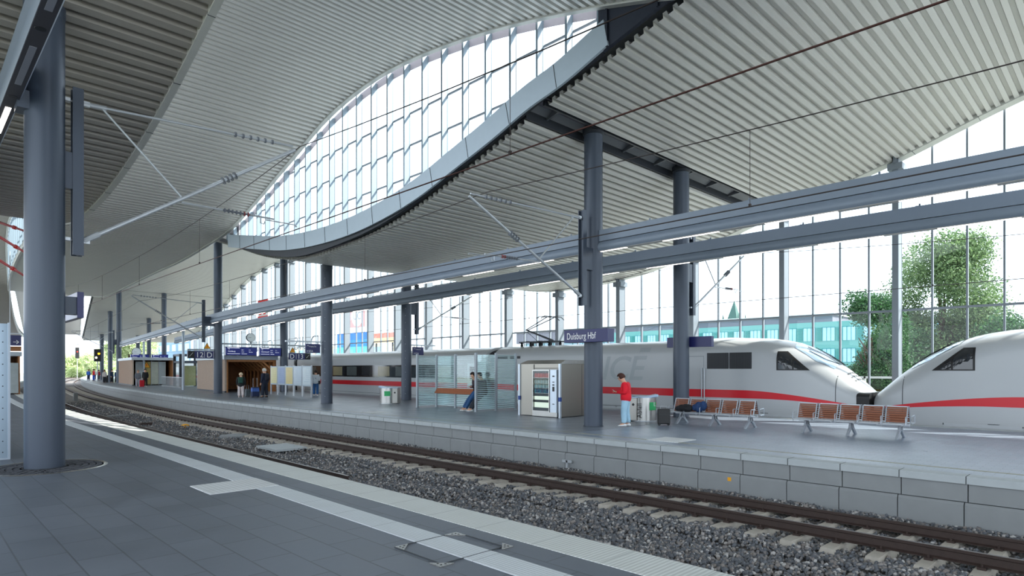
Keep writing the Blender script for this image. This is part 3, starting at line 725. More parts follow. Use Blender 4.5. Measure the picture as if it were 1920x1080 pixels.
class Train:
    def __init__(s, name, lab, tip, dr):
        s.tip, s.dr = tip, dr; s.o = thing(name, lab, 'train', curve=False)
    def w(s, x, d, z): y = s.tip + s.dr * d; return (TC + float(dl(y)) + x, y, z)
    def side(s, name, poly, m, parent, off=.008, n=3, sides=(-1, 1)):
        for sd in sides:
            mb_ = MB()
            for t in subdiv(poly, n): mb_.add([s.w(sd * (xat(d, z) + off), d, z) for d, z in t], [(0, 1, 2)])
            o = mb_.build(name, m, parent)
        return o
    def top(s, name, poly, m, parent, off=.01, n=3, smooth=True):
        mb_ = MB()
        for t in subdiv(poly, n): mb_.add([s.w(x, d, ztop(d, x) + off) for x, d in t], [(0, 1, 2)])
        return mb_.build(name, m, parent)
    def loft(s, name, ds, parent, m, inset=0.):
        prof = []
        for d in ds:
            a, h, w_ = zs(d) , hh(d), ww(d); z0 = -.52 if d > 1 else -.52 + .75 * (1 - d)
            L = [(w_ * .90, z0), (w_ * .985, z0 + .12), (w_, .2)]
            for k in range(1, 4): L.append((w_, .2 + (a - .2) * k / 3))
            for k in range(1, 11):
                ph = math.pi / 2 * k / 10; L.append((w_ * math.cos(ph) ** (2 / EN) if k < 10 else 0, a + (h - a) * math.sin(ph) ** (2 / EN)))
            L = [(max(0, x - inset), z - (inset if z > 1 else 0)) for x, z in L]
            prof.append([(-x, z) for x, z in L] + [(x, z) for x, z in L[-2::-1]])
        n_ = len(prof[0]); mb_ = MB()
        mb_.add([s.w(x, d, z) for d, p in zip(ds, prof) for x, z in p], [(i * n_ + k, i * n_ + (k + 1) % n_, (i + 1) * n_ + (k + 1) % n_, (i + 1) * n_ + k) for i in range(len(ds) - 1) for k in range(n_)] + [tuple(range(n_)), tuple(range((len(ds) - 1) * n_, len(ds) * n_))])
        return mb_.build(name, m, parent, smooth=True)
def stripe_poly(s, name, d0, d1, parent, nose=False):
    mb_ = MB(); st = frange(d0, d1, .25)
    def lo(d): return .68 if not nose or d > 3.4 else .68 - .25 * (1 - d / 3.4) ** 1.6
    def hi(d): return 1.0 if not nose or d > 4.2 else 1.0 - .53 * (1 - d / 4.2) ** 1.5
    for sd in (-1, 1):
        v = []
        for d in st:
            for k in range(4):
                z = lo(d) + (hi(d) - lo(d)) * k / 3; v.append(s.w(sd * (xat(d, z) + .007), d, z))
        mb_.add(v, [(4 * i + k, 4 * i + k + 1, 4 * i + 5 + k, 4 * i + 4 + k) for i in range(len(st) - 1) for k in range(3)])
    return mb_.build(name, M['train_red'], parent)
SEAML = mat('seam_light', '7c8084', .5, 0, .05)
def power_car(T, nose_detail):
    ds = [0, .1, .25, .45, .7, 1, 1.35, 1.7, 2.1, 2.5, 2.9, 3.3, 3.8, 4.3, 4.8, 5.5, 8, 11, 14, 17, 19.0]
    p = T.loft('power_car', ds, T.o, M['train'])
    stripe_poly(T, 'red_stripe', .25, 18.95, p, True)
    fr = M['black']
    win = [(1.95, 1.83), (3.0, 1.83), (3.0, 2.50), (2.72, 2.50)]
    T.side('cab_window_frame', [(1.85, 1.80), (3.04, 1.80), (3.04, 2.54), (2.70, 2.54)], fr, p, .006)
    cw = T.side('cab_window', [(2.05, 1.84), (2.40, 1.84), (2.40, 2.18)], M['winglass'], p, .014)
    T.side('cab_window', [(2.46, 1.84), (2.98, 1.84), (2.98, 2.49), (2.74, 2.49), (2.46, 2.24)], M['winglass'], p, .014)
    blu = mat('windscreen_glass', '9fb4c6', .05, .3, .04)
    for sd in (-1, 1):
        T.top('windscreen', [(sd * .04, 1.15), (sd * .80, 1.15), (sd * 1.02, 1.75), (sd * .92, 2.55), (sd * .04, 2.75)], blu, p, .012, 4)
    m_ = MB()
    for sd in (-1, 1):
        a = [T.w(sd * x, d, ztop(d, sd * x) + .05) for x, d in ((.25, 1.1), (.3, 1.6), (.42, 2.25))]; m_.tube(a, .014, 5)
        a = [T.w(sd * x, d, ztop(d, sd * x) + .04) for x, d in ((.22, 1.15), (.62, 1.5), (.7, 2.1))]; m_.tube(a, .014, 5)
    m_.build('wipers', fr, p)
    T.side('nose_seam', [(.98, .35), (1.0, .35), (1.0, 1.6), (.98, 1.6)], M['seam'], p, .006, 3)
    # lower skirts
    for a in range(0, 8):
        T.side('hatch_frame', [(2.17 + a * 2.1, -.35), (2.23 + a * 2.1 + 2.0, -.35), (2.23 + a * 2.1 + 2.0, .10), (2.17 + a * 2.1, .10)], M['seam'], p, .005, 2)
        T.side('skirt_hatch', [(2.2 + a * 2.1, -.32), (2.2 + a * 2.1 + 2.0, -.32), (2.2 + a * 2.1 + 2.0, .10), (2.2 + a * 2.1, .10)], mat('skirt_grey', 'b7bbbe', .35, 0, .04), p, .008, 2)
    T.side('skirt_seam', [(1.2, .115), (18.9, .115), (18.9, .135), (1.2, .135)], M['seam'], p, .006, 3)
    if nose_detail:
        for (a, b) in ((4.0, 4.92), (4.96, 5.9)):
            T.side('vent_grille', [(a, 1.86), (b, 1.86), (b, 2.52), (a, 2.52)], M['vent'], p, .012, 3)
        mb_ = MB()
        for sd in (-1,):
            for i in range(40):
                d = 4.03 + i * .0475; mb_.add([T.w(sd * (xat(d, z) + .018), dd, z) for dd, z in ((d, 1.88), (d + .012, 1.88), (d + .012, 2.5), (d, 2.5))], [(0, 1, 2, 3)])
        mb_.build('vent_slats', mat('slat_grey', '4a4d52', .5, .2, .05), p)['kind'] = 'stuff'
        T.side('door_seam', [(6.05, 2.38), (6.82, 2.38), (6.82, 2.4), (6.05, 2.4)], SEAML, p, .006)
        T.side('door_seam', [(6.05, .6), (6.075, .6), (6.065, 2.4), (6.05, 2.4)], SEAML, p, .006)
        T.side('door_seam', [(6.8, .6), (6.82, .6), (6.82, 2.4), (6.805, 2.4)], SEAML, p, .006)
        for d in (6.0, 6.12):
            mb_ = MB(); mb_.tube([T.w(-1.6, d, .62), T.w(-1.6, d, 1.9)], .022, 8); mb_.tube([T.w(-1.5, d, .64), T.w(-1.6, d, .64)], .014, 6); mb_.tube([T.w(-1.5, d, 1.88), T.w(-1.6, d, 1.88)], .014, 6); mb_.build('handrail', M['galv'], p)
        for a in (16.9, 17.9):
            T.side('roof_vent', [(a, 2.42), (a + .8, 2.42), (a + .8, 2.56), (a, 2.56)], M['vent'], p, .012, 2)
        # hatch opening's shade as a black block, and the grille slots above it
        mb_ = MB(); n_ = 10; pr_ = [(TC + 1.02, .52), (TC + 1.02, .80)] + [(TC + .80 + .22 * math.cos(a), .80 + .20 * math.sin(a)) for a in [math.pi / 2 * i / 6 for i in range(1, 7)]]
        pr_ += [(2 * TC - x, z) for x, z in pr_[::-1]]
        mb_.prism(pr_, 'y', T.w(0, -.06, 0)[1], T.w(0, .36, 0)[1]); mb_.build('coupler_mouth_shade', M['black'], p)
        mb_ = MB()
        for i in range(3):
            for j in range(4):
                x = -.55 + j * .24; d = .5 + i * .13; t = [(x, d), (x + .16, d), (x + .16, d + .05), (x, d + .05)]
                mb_.add([T.w(a, b, ztop(b, a) + .006) for a, b in t], [(0, 1, 2, 3)])
        mb_.build('nose_slots', M['vent'], p)['kind'] = 'stuff'
        # lettering on the flank
        c = bpy.data.curves.new('flank_lettering', 'FONT'); c.body = 'ICE'; c.size = 1.66; c.shear = .25; c.offset = .018; c.resolution_u = 4; c.space_character = .95
        tmp = bpy.data.objects.new('tmp', c); COL.objects.link(tmp); bpy.context.view_layer.update()
        me = bpy.data.meshes.new_from_object(tmp.evaluated_get(bpy.context.evaluated_depsgraph_get())); bpy.data.objects.remove(tmp)
        bm = bmesh.new(); bm.from_mesh(me); bmesh.ops.triangulate(bm, faces=bm.faces[:])
        w_ = max(v.co.x for v in bm.verts); k_ = 2.62 / w_
        for v in bm.verts:
            d = 11.45 - v.co.x * k_; z = 1.36 + v.co.y * .95; v.co = Vector(T.w(-(xat(d, z) + .008), d, z))
        bm.to_mesh(me); bm.free(); me.materials.clear(); me.materials.append(M['train_grey']); o = bpy.data.objects.new('flank_lettering', me); COL.objects.link(o); o.parent = p
        T.side('data_plate', [(8.7, 2.62), (9.25, 2.62), (9.25, 2.82), (8.7, 2.82)], M['train_grey'], p, .008, 1, (-1,))
    else:
        pass
    m_ = MB(); a = T.w(0, .55, 0); m_.box(a[0] - .3, a[0] + .3, min(T.w(0, -.10, 0)[1], a[1]), max(T.w(0, -.02, 0)[1], a[1]), .1, .62) if nose_detail else None
    if nose_detail: m_.build('coupler', M['black'], p)
    return p
def coach(T, d0, L, idx):
    p = T.loft('coach', [d0, d0 + .15] + [d0 + .15 + (L - .3) * i / 14 for i in range(1, 14)] + [d0 + L - .15, d0 + L], T.o, M['train'])
    stripe_poly(T, 'red_stripe', d0 + .1, d0 + L - .1, p)
    T.side('skirt_seam', [(d0 + .3, .115), (d0 + L - .3, .115), (d0 + L - .3, .135), (d0 + .3, .135)], M['seam'], p, .006, 3)
    bm_ = MB(); st = frange(d0 + 1.9, d0 + L - 1.9, .8)
    for sd in (-1, 1):
        v = []
        for d in st:
            for z in (1.27, 1.7, 2.12): v.append(T.w(sd * (xat(d, z) + .008), d, z))
        bm_.add(v, [(3 * i + k, 3 * i + k + 1, 3 * i + 4 + k, 3 * i + 3 + k) for i in range(len(st) - 1) for k in range(2)])
    band = bm_.build('window_band', M['winglass'], p)
    for i, d in enumerate(frange(d0 + 3.2, d0 + L - 4, 2.3)):
        T.side('window_pane', [(d, 1.36), (d + 1.55, 1.36), (d + 1.55, 2.04), (d, 2.04)], PANE[i % 3], band, .012, 1)
    for d in (d0 + .75, d0 + L - 1.65):
        T.side('door', [(d, .1), (d + .9, .1), (d + .9, 2.2), (d, 2.2)], mat('door_white', 'cfd3d4', .3, 0, .03), p, .010, 1)
        T.side('door_window', [(d + .22, 1.2), (d + .68, 1.2), (d + .68, 2.0), (d + .22, 2.0)], M['winglass'], p, .014, 1)
    return p
PANE = [mat('pane_painted_reflection', '8d8468', .12, 0, .35, .8), mat('pane_dark', '33363a', .07, 0, .3, 1.0), mat('pane_grey', '565c5c', .08, 0, .35, 1.2)]  # bright warm reflection painted into the first pane's colour
def gangway(T, d0, L):
    m_ = T.loft('gangway', [d0, d0 + L / 2, d0 + L], T.o, M['rubber'], .12); return m_
T1 = Train('high_speed_train', 'white high-speed train with red stripe and grey flank lettering, pantograph on its roof', 6.85, 1)
p1 = power_car(T1, True)
dd = 19.0
for k in range(3):
    gangway(T1, dd, .7); coach(T1, dd + .7, 25.7, k); dd += 26.4
# pantograph
pg = bpy.data.objects.new('pantograph', None); COL.objects.link(pg); pg.parent = T1.o
X0, Y0 = TC, 0
m_ = MB()
for y in (22.6, 23.3, 24.0, 24.7):
    for x in (-.45, .45): m_.lathe([(.07, 3.12), (.09, 3.2), (.06, 3.24), (.09, 3.28), (.05, 3.34)], (TC + x, y, 0), 10)
m_.build('insulator', M['black'], pg)['kind'] = 'stuff'
m_ = MB(); 
for x in (-.45, .45): m_.box(TC + x - .04, TC + x + .04, 22.3, 24.9, 3.34, 3.40)
for y in (22.6, 23.4, 24.3): m_.box(TC - .5, TC + .5, y - .04, y + .04, 3.34, 3.42)
m_.build('base_frame', M['steel_dark'], pg)
m_ = MB(); m_.tube([(TC, 22.75, 3.42), (TC, 24.75, 4.08)], [.06, .045], 8); m_.build('lower_arm', mat('panto_grey', '5a5f66', .4, .4, .05), pg)
m_ = MB(); m_.tube([(TC - .08, 24.75, 4.08), (TC - .3, 22.9, 4.72)], .028, 8); m_.tube([(TC + .08, 24.75, 4.08), (TC + .3, 22.9, 4.72)], .028, 8); m_.tube([(TC, 24.75, 4.0), (TC, 23.9, 3.42)], .012, 6); m_.build('upper_arm', M['steel_dark'], pg)
m_ = MB()
for y in (22.75, 23.1): m_.tube([(TC - .95, y, 4.6), (TC - .7, y, 4.74), (TC + .7, y, 4.74), (TC + .95, y, 4.6)], .022, 6)
m_.build('contact_bow', M['steel_dark'], pg)
T2 = Train('high_speed_train', 'white high-speed train at the right whose rounded nose faces the other train', 6.70, -1)
power_car(T2, False)
gangway(T2, 19.0, .7); coach(T2, 19.7, 8, 0)

# ---------------------------------------------------------------- platform furniture
def backrest_bm(sd):
    a = MB()
    for k in range(7):
        t = k / 6; x = sd * (.20 - .14 * t); z = .46 + .36 * t
        a.prism([(x - .011 - sd * .0, z - .022), (x + .011, z - .022), (x + .011 - sd * .016, z + .022), (x - .011 - sd * .016, z + .022)], 'y', -.23, .23)
    return a
def make_bench(lab, s, u):
    b = thing('waiting_bench', lab, 'bench', s, u, 0, group='back-to-back slatted platform benches')
    fr = mat('bench_frame_metal', 'b9c0c8', .35, .5, .04)
    m_ = MB(); m_.box(-.05, .05, -1.42, 1.42, .33, .40); m_.build('support_rail', M['galv'], b, bevel=.008)
    for y in (-1.2, .0, 1.2):
        m_ = MB()
        for sd in (-1, 1):
            m_.prism([(sd * .03, .34), (sd * .10, .34), (sd * .16, .22), (sd * .42, .0), (sd * .30, .0), (sd * .05, .19)], 'y', y - .03, y + .03)
        m_.box(-.10, .10, y - .03, y + .03, .2, .34)
        m_.build('leg_frame', fr, b, bevel=.006)
    for k in range(5):
        y = -1.14 + .57 * k
        for sd in (-1, 1):
            m_ = MB()
            for j in range(9): x = sd * (.20 + .045 * j); m_.tube([(x, y - .235, .415 - .01 * (j > 6)), (x, y + .235, .415 - .01 * (j > 6))], .008, 5)
            m_.tube([(sd * .18, y - .235, .41), (sd * .57, y - .235, .40), (sd * .60, y - .22, .36)], .012, 5); m_.tube([(sd * .18, y + .235, .41), (sd * .57, y + .235, .40), (sd * .60, y + .22, .36)], .012, 5)
            m_.build('seat', M['galv'], b)
            m_ = backrest_bm(sd); m_.v = [(x_, y_ + y, z_) for x_, y_, z_ in m_.v]; br_ = m_.build('backrest', M['wood'], b)
            m_ = MB()
            for e in (-.245, .245): m_.bar((sd * .215, y + e, .40), (sd * .045, y + e, .86), .022, .035)
            m_.bar((sd * .05, y - .245, .85), (sd * .05, y + .245, .85), .03, .02)
            m_.build('backrest_frame', fr, br_)
    for k in range(6):
        y = -1.425 + .57 * k
        for sd in (-1, 1):
            m_ = MB(); m_.tube([(sd * .16, y, .58), (sd * .44, y, .60), (sd * .47, y, .57), (sd * .47, y, .40), (sd * .2, y, .38)], .014, 6); m_.build('armrest', fr, b)
    return b
make_bench('slatted wooden double bench with metal frame at the right, empty, nearest to the camera', 19.0, 5.7)
make_bench('slatted wooden double bench with dark bags lying on its left seats', 19.0, 9.8)
# suitcase by the bench
def suitcase(name, lab, s, u, w_, d, h, m, z0=.05, handle=.0, rz=0, top=None):
    t = thing(name, lab, 'suitcase', s, u, 0, rz)
    m_ = MB(); m_.box(-w_ / 2, w_ / 2, -d / 2, d / 2, z0, z0 + h); b = m_.build('shell', m, t, bevel=.03)
    if top: m_ = MB(); m_.box(-w_ / 2 - .004, w_ / 2 + .004, -d / 2 - .004, d / 2 + .004, z0 + h * .5, z0 + h * .92); m_.build('front_panel', top, t, bevel=.03)
    for x in (-w_ / 2 + .04, w_ / 2 - .04):
        m_ = MB(); m_.lathe([(.028, 0), (.028, .05)], (x, 0, 0), 10); m_.box(x - .02, x + .02, -d / 2, d / 2, .02, z0 + .01); m_.build('wheel', M['black'], t)
    m_ = MB(); hz = z0 + h + .03 + handle; m_.tube([(-w_ * .28, 0, z0 + h - .02), (-w_ * .28, 0, hz), (w_ * .28, 0, hz), (w_ * .28, 0, z0 + h - .02)], .010, 6); m_.build('handle', M['galv'], t)
    m_ = MB(); m_.box(-w_ / 2 - .003, w_ / 2 + .003, -d / 2 - .003, d / 2 + .003, z0 + h * .62, z0 + h * .635); m_.build('zip_line', M['seam'], t)
    return t
suitcase('suitcase', 'small black cabin suitcase standing at the left end of the bench with the bags', 17.85, 11.0, .38, .25, .50, M['black'], handle=.05, rz=R(-45))
# bags on the bench
def blob(name, lab, cat, m, pts, loc, rz=0):
    m_ = MB(); 
    for c, r, sz in pts: m_.sphere(c, r, 7, 0, sz)
    o = m_.build(name, m, smooth=True); o.location = P(*loc); o.rotation_euler[2] = rz; return tag(o, lab, cat)
blob('backpack', 'black backpack lying on the bench seat', 'bag', mat('black_cloth', '16181d', .8, 0, .3, 20), [((0, 0, 0), .17, .8), ((.02, .18, -.01), .15, .8), ((-.05, -.12, .0), .14, .9), ((0, .3, -.03), .11, .8)], (18.62, 10.62, .555))
blob('jacket', 'crumpled dark blue jacket with turquoise lining lying on the bench', 'jacket', mat('blue_cloth', '1c3a66', .8, 0, .6, 24), [((0, 0, 0), .15, 1.2), ((.03, -.14, .05), .12, 1.3), ((0, .13, -.02), .12, .9)], (18.66, 10.18, .60))
# oval steel bins
def bin_(lab, s, u, big, rz=0):
    t = thing('litter_bin', lab, 'litter bin', s, u, 0, rz, group='brushed steel litter bins')
    L = .62 if big else .5
    def oval(q, x0, x1, r, z0, z1, n_=16):
        p = [(x0 + r * math.cos(a), r * math.sin(a)) for a in [math.pi / 2 + math.pi * i / n_ for i in range(n_ + 1)]] + [(x1 + r * math.cos(a), r * math.sin(a)) for a in [-math.pi / 2 + math.pi * i / n_ for i in range(n_ + 1)]]
        q.prism(p, 'z', z0, z1)
    m_ = MB(); oval(m_, 0, .02, .42, .03, .84); m_.build('steel_drum', M['steel'], t, smooth=True)
    m_ = MB(); oval(m_, 0, .02, .44, 0, .03); m_.build('foot_ring', M['galv'], t)
    m_ = MB(); m_.box(-.58, -.30, -.34, .34, .03, .84); m_.build('side_cabinet', mat('bin_cabinet', 'aaa8a2', .35, .6, .04), t, bevel=.02)
    m_ = MB(); oval(m_, -.02, .04, .43, .84, .87); m_.prism([(.1, .87), (.47, .87), (.47, .95)], 'y', -.25, .25); m_.box(-.6, -.28, -.36, .36, .84, .87); m_.build('lid', mat('bin_lid', '8fa6bc', .3, .6, .05), t, smooth=True)
    m_ = MB(); m_.lathe([(.045, 0), (.045, .012)], (0, 0, 0), 16); m_.v = [(-.44 + x, -.345 - z, .60 + y) for x, y, z in m_.v]; m_.build('lock', M['black'], t)
    def on_drum(q, a0, a1, z0, z1, r=.425):
        n_ = 6; v = []
        for i in range(n_ + 1):
            a = a0 + (a1 - a0) * i / n_
            for z in (z0, z1): v.append((r * math.cos(a) + (.021 if math.cos(a) > 0 else 0), r * math.sin(a) - .002, z))
        q.add(v, [(2 * i, 2 * i + 1, 2 * i + 3, 2 * i + 2) for i in range(n_)])
    m_ = MB(); on_drum(m_, R(-76), R(-30), .40, .68) if big else on_drum(m_, R(-118), R(-78), .42, .68); m_.build('green_label', M['green'], t)
    m_ = MB(); (on_drum(m_, R(-50), R(-46), .56, .68, .4265), on_drum(m_, R(-50), R(-32), .54, .552, .4265)) if big else None
    if big: m_.build('label_mark', M['white'], t)
    m_ = MB(); on_drum(m_, R(-22), R(-14), .58, .68) if big else None
    if big:
        m_.build('red_sticker', M['red'], t)
        text('bin_lettering', 'Abfall', .23, (-.16, -.412, .12), (R(90), R(-90), 0), M['black'], t, ext=.001)
    if not big: t.scale = (-1, 1, 1)
    return t
bin_('large brushed steel bin with upright lettering and a green label beside the person in red', 18.95, 12.5, True, R(-45))
bin_('brushed steel bin with a green label standing alone left of the glass windbreak', 18.6, 28.3, False, R(-48))

# vending kiosk
vk = thing('vending_kiosk', 'stainless steel kiosk cabinet housing the drinks machine', 'kiosk', 17.72, 16.47, 0)
m_ = MB(); m_.box(.02, 2.2, -1.08, 1.08, .03, 2.05); m_.build('steel_walls', mat('kiosk_steel', '9c9890', .33, .85, .05, .7), vk)
m_ = MB(); m_.add([(-.0, -1.1, 2.05), (2.22, -1.1, 2.05), (2.22, 1.1, 2.05), (0, 1.1, 2.05), (.30, -1.1, 2.20), (2.0, -1.1, 2.20), (2.0, .9, 2.20), (.30, .9, 2.20)], [(0, 3, 2, 1), (4, 5, 6, 7), (0, 1, 5, 4), (1, 2, 6, 5), (2, 3, 7, 6), (3, 0, 4, 7)]); m_.build('roof_cap', M['steel'], vk)
for y in (-1.07, 1.07):
    m_ = MB(); m_.box(-.03, .05, y - .04, y + .04, 0, 2.05); cp = m_.build('corner_post', M['steel_pale'], vk)
    m_ = MB(); m_.box(-.035, .055, y - .045, y + .045, .62, .78); m_.build('blue_band', mat('band_blue', '16408c', .4, 0, .05), cp)
m_ = MB(); m_.box(.0, .02, -1.03, .27, 1.87, 1.89); m_.box(.0, .02, .27, .285, .04, 2.03); m_.box(1.3, 1.312, -1.085, -1.08, .05, 2.03); m_.build('panel_joint', M['seam'], vk)
vm = thing('vending_machine', 'glass-fronted drinks and snack vending machine set into the steel kiosk', 'vending machine', 17.72, 16.47, 0)
m_ = MB(); m_.box(-.03, .0, -1.0, .26, .12, 1.84); m_.build('housing', mat('machine_grey', '8e8f92', .4, .5, .05), vm)
m_ = MB(); m_.box(-.036, -.03, -.60, .22, .24, 1.78); m_.build('display_back', mat('machine_inside', '26282e', .4, 0, .05), vm)
cols = ['d8442c', 'e8a13c', 'b03838', 'd85c34', 'e0c080']
k_ = 0
for zi, (z, h, cl) in enumerate(((1.52, .2, cols), (1.30, .16, ['c8d0d0', 'b8c8cc']), (1.13, .15, ['88b0b8', 'c0d4d4']), (.93, .17, ['2c6c8c', '3c8c9c', '2a5a80']))):
    m_ = MB()
    m_.box(-.05, -.036, -.58, .2, z - .015, z - .005); sh_ = m_.build('shelf', M['steel'], vm)
    for j in range(9):
        y = -.55 + j * .085; m_ = MB(); m_.lathe([(.028, z), (.028, z + h * .62), (.012, z + h * .8), (.012, z + h * .92)], (-.066, y, 0), 8); m_.build('drink_bottle', mat('bottle_' + cl[(j * 7 + zi) % len(cl)], cl[(j * 7 + zi) % len(cl)], .3, 0, .1) if (cl[(j * 7 + zi) % len(cl)]) not in bpy.data.materials else None, vm)
pgm = {c: mat('pack_' + c, c, .4, 0, .1) for c in set(cols + ['c8d0d0', 'b8c8cc', '88b0b8', 'c0d4d4', '2c6c8c', '3c8c9c', '2a5a80'])}
k_ = 0
for o in list(vm.children):
    if o.name.startswith('drink_bottle'):
        row = k_ // 9; cl = (cols, ['c8d0d0', 'b8c8cc'], ['88b0b8', 'c0d4d4'], ['2c6c8c', '3c8c9c', '2a5a80'])[row]; o.data.materials.clear(); o.data.materials.append(pgm[cl[(k_ * 5) % len(cl)]]); k_ += 1
for z0, z1, c in ((.66, .80, 'pale_tray'), (.36, .56, 'lower_tray')):
    m_ = MB(); m_.box(-.045, -.036, -.58, .2, z0, z1); m_.build(c, mat(c, 'e8ecd8', .4, 0, .03, emit='eef0dc', estr=.5), vm)
m_ = MB(); m_.box(-.105, -.10, -.60, .22, .24, 1.78); m_.build('glass_door', M['glass'], vm)
m_ = MB(); m_.box(-.11, -.03, -.64, -.60, .2, 1.82); m_.box(-.11, -.03, .22, .26, .2, 1.82); m_.box(-.11, -.03, -.6, .22, .2, .24); m_.box(-.11, -.03, -.6, .22, 1.78, 1.82); m_.build('door_frame', M['steel'], vm)
m_ = MB(); m_.box(-.09, -.03, -.98, -.66, .2, 1.82); pn = m_.build('control_panel', M['steel_pale'], vm)
for z0, z1 in ((1.0, 1.18), (1.34, 1.37), (1.55, 1.6), (.5, .53), (1.22, 1.27)):
    m_ = MB(); m_.box(-.098, -.09, -.88, -.78, z0, z1); m_.build('coin_slot', M['black'], pn)
m_ = MB(); m_.box(-.1, -.03, -1.0, .26, .03, .2); m_.build('kick_plate', M['steel'], vm)

# glass windbreak
wb = thing('glass_windbreak', 'h-shaped glass windbreak with frosted blue stripes left of the drinks kiosk', 'windbreak', curve=False)
posts = [(17.6, 24.3), (18.68, 24.2), (19.9, 24.2), (18.68, 22.75), (18.68, 21.3), (17.6, 20.05), (18.68, 19.95), (19.9, 19.95)]
for x, y in posts:
    m_ = MB(); m_.box(x - .05, x + .05, y - .05, y + .05, 0, 2.56); m_.box(x - .07, x + .07, y - .07, y + .07, 0, .03); m_.build('post', mat('post_grey', '9aa2a8', .4, .3, .05) if 'post_grey' not in bpy.data.materials else bpy.data.materials['post_grey'], wb, bevel=.01)
def pane(a, b):
    a, b = Vector((*a, 0)), Vector((*b, 0)); d = (b - a).normalized(); a = a + d * .07; b = b - d * .07; n_ = Vector((-d.y, d.x, 0)) * .006
    m_ = MB(); m_.add([(p + q_).to_tuple()[:2] + (z,) for z in (.10, 2.48) for p, q_ in ((a, -n_), (b, -n_), (b, n_), (a, n_))], [(0, 3, 2, 1), (4, 5, 6, 7), (0, 1, 5, 4), (1, 2, 6, 5), (2, 3, 7, 6), (3, 0, 4, 7)])
    m_.build('glass_pane', M['stripe_glass'], wb)
for i, j in ((0, 1), (1, 2), (1, 3), (3, 4), (4, 6), (5, 6), (6, 7)): pane(posts[i], posts[j])
m_ = MB(); m_.prism([(18.38, .70), (18.42, .68), (18.60, .90), (18.58, .94)], 'y', 20.6, 24.0); wbl = m_.build('leaning_rail', mat('lean_wood', '9c5c3c', .5, 0, .25, 12), wb)
for y in (20.9, 22.75, 23.8): m_ = MB(); m_.bar((18.5, y, .80), (18.66, y, .7), .03, .03); m_.build('rail_bracket', M['galv'], wbl)

# station name sign, blank sign, blue sign on near column
def colsign(name, lab, s0, s1, u0, u1, z0, z1, cat='sign'):
    t = thing(name, lab, cat, curve=False); m_ = MB(); m_.box(s0, s1, u0, u1, z0, z1); m_.build('sign_box', M['blue'], t, bevel=.006); return t
t = colsign('station_sign', 'long blue station name sign with white lettering on the column', 15.36, 15.70, 11.42, 13.16, 2.70, 3.10)
text('lettering', 'Duisburg Hbf', .30, (15.357, 13.05, 2.80), FACE_S, M['white'], t, sx=.72)
colsign('station_sign', 'dark blue blank-sided sign behind the column in front of the train', 21.74, 21.93, 11.35, 13.25, 2.70, 3.10)
t = colsign('station_sign', 'blue sign box on the far side of the nearest column', 2.45, 2.56, 14.57, 16.4, 2.85, 3.36)
m_ = MB(); m_.box(2.17, 2.45, 14.62, 14.9, 2.92, 3.26); m_.build('sign_bracket', M['column'], t)
t = thing('direction_sign', 'small blue direction sign at far left behind the steel panel', 'sign', curve=False)
m_ = MB(); m_.box(4.2, 5.35, 49, 49.1, 3.30, 3.95); m_.build('sign_box', M['blue'], t); m_ = MB(); m_.bar((4.2, 49.05, 4.05), (5.35, 49.05, 4.05), .06, .06); m_.bar((4.8, 49.05, 3.95), (4.8, 49.05, zA(49)), .04, .04); m_.build('hanger', M['galv'], t)
text('lettering', '\u2192', .4, (4.9, 48.99, 3.4), FACE_U, M['white'], t)

# crossbar with displays, signs and clock by the wooden shelter (all face back along the track)
def hbar(lab, s0, s1, u, z, hang=()):
    t = thing('sign_gantry', lab, 'sign gantry', 0, u, 0); t.rotation_euler[2] = 0
    m_ = MB(); m_.box(s0, s1, -.06, .06, z, z + .12); m_.build('crossbar', mat('gantry_grey', 'a2a9ae', .4, .3, .05), t)
    for s in hang: m_ = MB(); m_.box(s - .03, s + .03, -.03, .03, z - .5, z); m_.build('hanger', M['galv'], t)
    return t
hbar('grey crossbar between two columns carrying clock and departure displays', 16.75, 21.3, 49.07, 3.72, (17.5, 19.4, 20.0, 20.9))
def display(lab, s0, s1, u, z0, z1, seed, lines=3):
    t = thing('departure_display', lab, 'display', 0, u, 0, group='blue departure displays'); t.rotation_euler[2] = 0
    m_ = MB(); m_.box(s0, s1, -.12, .12, z0, z1); m_.build('screen_box', M['blue_lit'], t); rg = random.Random(seed)
    m_ = MB(); m_.box(s0 - .03, s1 + .03, -.10, .14, z1, z1 + .04); m_.box(s0 - .03, s1 + .03, -.10, .14, z0 - .04, z0); m_.build('screen_frame', M['black'], t)
    w_ = s1 - s0; h = z1 - z0; em = mat('screen_text', 'f4f6ff', .5, 0, 0, emit='e8ecff', estr=.7) if 'screen_text' not in bpy.data.materials else bpy.data.materials['screen_text']
    text('screen_lettering', '12', h * .2, (s0 + w_ * .07, -.123, z0 + h * .72), FACE_U, em, t, ext=0)
    text('screen_lettering', 'Hamburg' if seed == 1 else 'Dortmund', h * .24, (s0 + w_ * .07, -.123, z0 + h * .42), FACE_U, em, t, ext=0)
    for j, x in enumerate((.5, .74)): text('screen_lettering', ('RE 5', 'S 1', 'RE 1', 'S 2')[j + 2 * (seed % 2)], h * .17, (s0 + w_ * x, -.123, z0 + h * .62), FACE_U, em, t, ext=0); text('screen_lettering', ('Essen', 'Bochum')[j], h * .15, (s0 + w_ * x, -.123, z0 + h * .38), FACE_U, em, t, ext=0)
    m_ = MB(); m_.box(s0 + w_ * .05, s0 + w_ * .45, -.124, -.121, z0 + h * .16, z0 + h * .2); m_.box(s0 + w_ * .5, s0 + w_ * .68, -.124, -.121, z0 + h * .16, z0 + h * .2); m_.box(s0 + w_ * .05, s0 + w_ * .44, -.124, -.121, z1 - h * .1, z1 - h * .03); m_.build('text_bar', em, t)
    return t
display('blue departure display hanging left above the wooden shelter opening', 16.95, 19.3, 48.98, 2.92, 3.52, 1)
